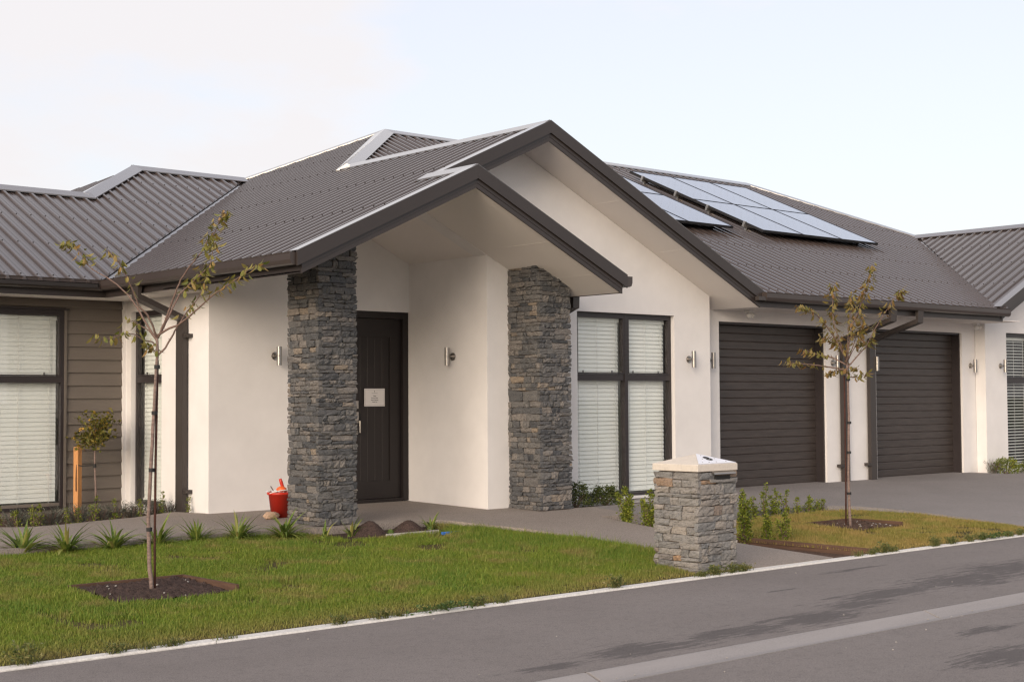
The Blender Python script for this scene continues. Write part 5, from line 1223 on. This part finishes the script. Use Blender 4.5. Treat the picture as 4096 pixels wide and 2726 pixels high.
# ------------------------------------------------------------------ grass
def inpoly(px, py, poly):
    c_ = np.zeros(px.shape, bool); n = len(poly)
    for i in range(n):
        (x1, y1), (x2, y2) = poly[i], poly[(i+1) % n]
        if y1 == y2: continue
        c_ ^= ((y1 > py) != (y2 > py)) & (px < (x2-x1)*(py-y1)/(y2-y1)+x1)
    return c_
def vnoise(x, y, sc, seed):
    rs = np.random.RandomState(seed); G = rs.rand(128, 128); u = x*sc; v = y*sc; i = np.floor(u).astype(int); j = np.floor(v).astype(int); fu = u-i; fv = v-j; fu = fu*fu*(3-2*fu); fv = fv*fv*(3-2*fv)
    g_ = lambda a, b_: G[a % 128, b_ % 128]
    return (g_(i, j)*(1-fu)+g_(i+1, j)*fu)*(1-fv)+(g_(i, j+1)*(1-fu)+g_(i+1, j+1)*fu)*fv
def lawn(name, poly, n, hmean, mat, label, seed, zo, lush):
    rs = np.random.RandomState(seed); xs_ = [p[0] for p in poly]; ys_ = [p[1] for p in poly]
    x0 = max(min(xs_), 2.2)
    x = rs.uniform(x0, max(xs_), n*3); y = rs.uniform(min(ys_), max(ys_), n*3); k = inpoly(x, y, poly)
    for (xa, xb), (ya, yb) in PITS: k &= ~((x > xa-.01) & (x < xb+.03) & (y > ya-.01) & (y < yb+.03))
    k &= ~((x > 9.19) & (x < 9.70) & (y > 8.06) & (y < 8.57)); k &= ~((x > 7.86) & (x < 9.14) & (y > 11.29))
    k &= x > (y-8)*.42+1.9
    bare = vnoise(x, y, 1.7, 5)*.6+vnoise(x, y, 5, 6)*.4
    edge = np.clip((y-7.99)/.28, 0, 1)
    k &= rs.rand(len(x)) < np.clip((.77-bare)*9, .05, 1)*(.25+.75*edge)
    x = x[k][:n]; y = y[k][:n]; m_ = len(x)
    hv = .55+.9*vnoise(x, y, 2.4, 9)*.6+.5*vnoise(x, y, 9, 10)*.5
    h = hmean*hv*rs.uniform(.55, 1.25, m_)*np.where(rs.rand(m_) < .035, 1.75, 1)*(.5+.5*np.clip((y-7.99)/.5, 0, 1))
    if lush: h *= 1+.9*np.clip(1-(9.9-.14*(y-9)-x)/1.3, 0, 1)*np.clip((y-8.4)/1, 0, 1)
    an = rs.uniform(0, 2*np.pi, m_); ln = rs.uniform(.1, .75, m_)*h; wv = rs.uniform(.0014, .0028, m_)
    z = -.284+(np.clip(y, 8, 12)-8)*.0435+zo
    dx, dy = np.cos(an), np.sin(an); V_ = np.empty((m_, 5, 3), np.float32)
    b2 = an+np.pi/2+rs.uniform(-.5, .5, m_); sx_, sy_ = np.cos(b2)*wv, np.sin(b2)*wv
    V_[:, 0] = np.stack([x-sx_, y-sy_, z], 1); V_[:, 1] = np.stack([x+sx_, y+sy_, z], 1)
    mx_, my_, mz_ = x+dx*ln*.35, y+dy*ln*.35, z+h*.6
    V_[:, 2] = np.stack([mx_+sx_*.8, my_+sy_*.8, mz_], 1); V_[:, 3] = np.stack([mx_-sx_*.8, my_-sy_*.8, mz_], 1)
    V_[:, 4] = np.stack([x+dx*ln, y+dy*ln, z+h], 1)
    me = bpy.data.meshes.new(name); me.vertices.add(m_*5); me.vertices.foreach_set('co', V_.ravel())
    base_ = np.arange(m_)[:, None]*5; li = np.concatenate([base_+np.array([[0, 1, 2, 3]]), base_+np.array([[3, 2, 4]])], 1).astype(np.int32).ravel()
    me.loops.add(len(li)); me.loops.foreach_set('vertex_index', li); me.polygons.add(m_*2)
    ls = (np.arange(m_)[:, None]*7+np.array([[0, 4]])).astype(np.int32).ravel(); lt = np.tile(np.array([4, 3], np.int32), m_)
    me.polygons.foreach_set('loop_start', ls); me.polygons.foreach_set('loop_total', lt); me.update(calc_edges=True); me.materials.append(M[mat])
    o = stuff(link(name, me)); o['label'] = label; o['category'] = 'grass'
lawn('lawn_grass', LAWN1, 380000, .034, 'grass', 'green mown grass of the front lawn between path and kerb', 1, -.004, True)
lawn('lawn_grass', LAWN2, 90000, .036, 'drygrass', 'dry yellow brown grass of the small lawn before the driveway', 2, -.010, False)
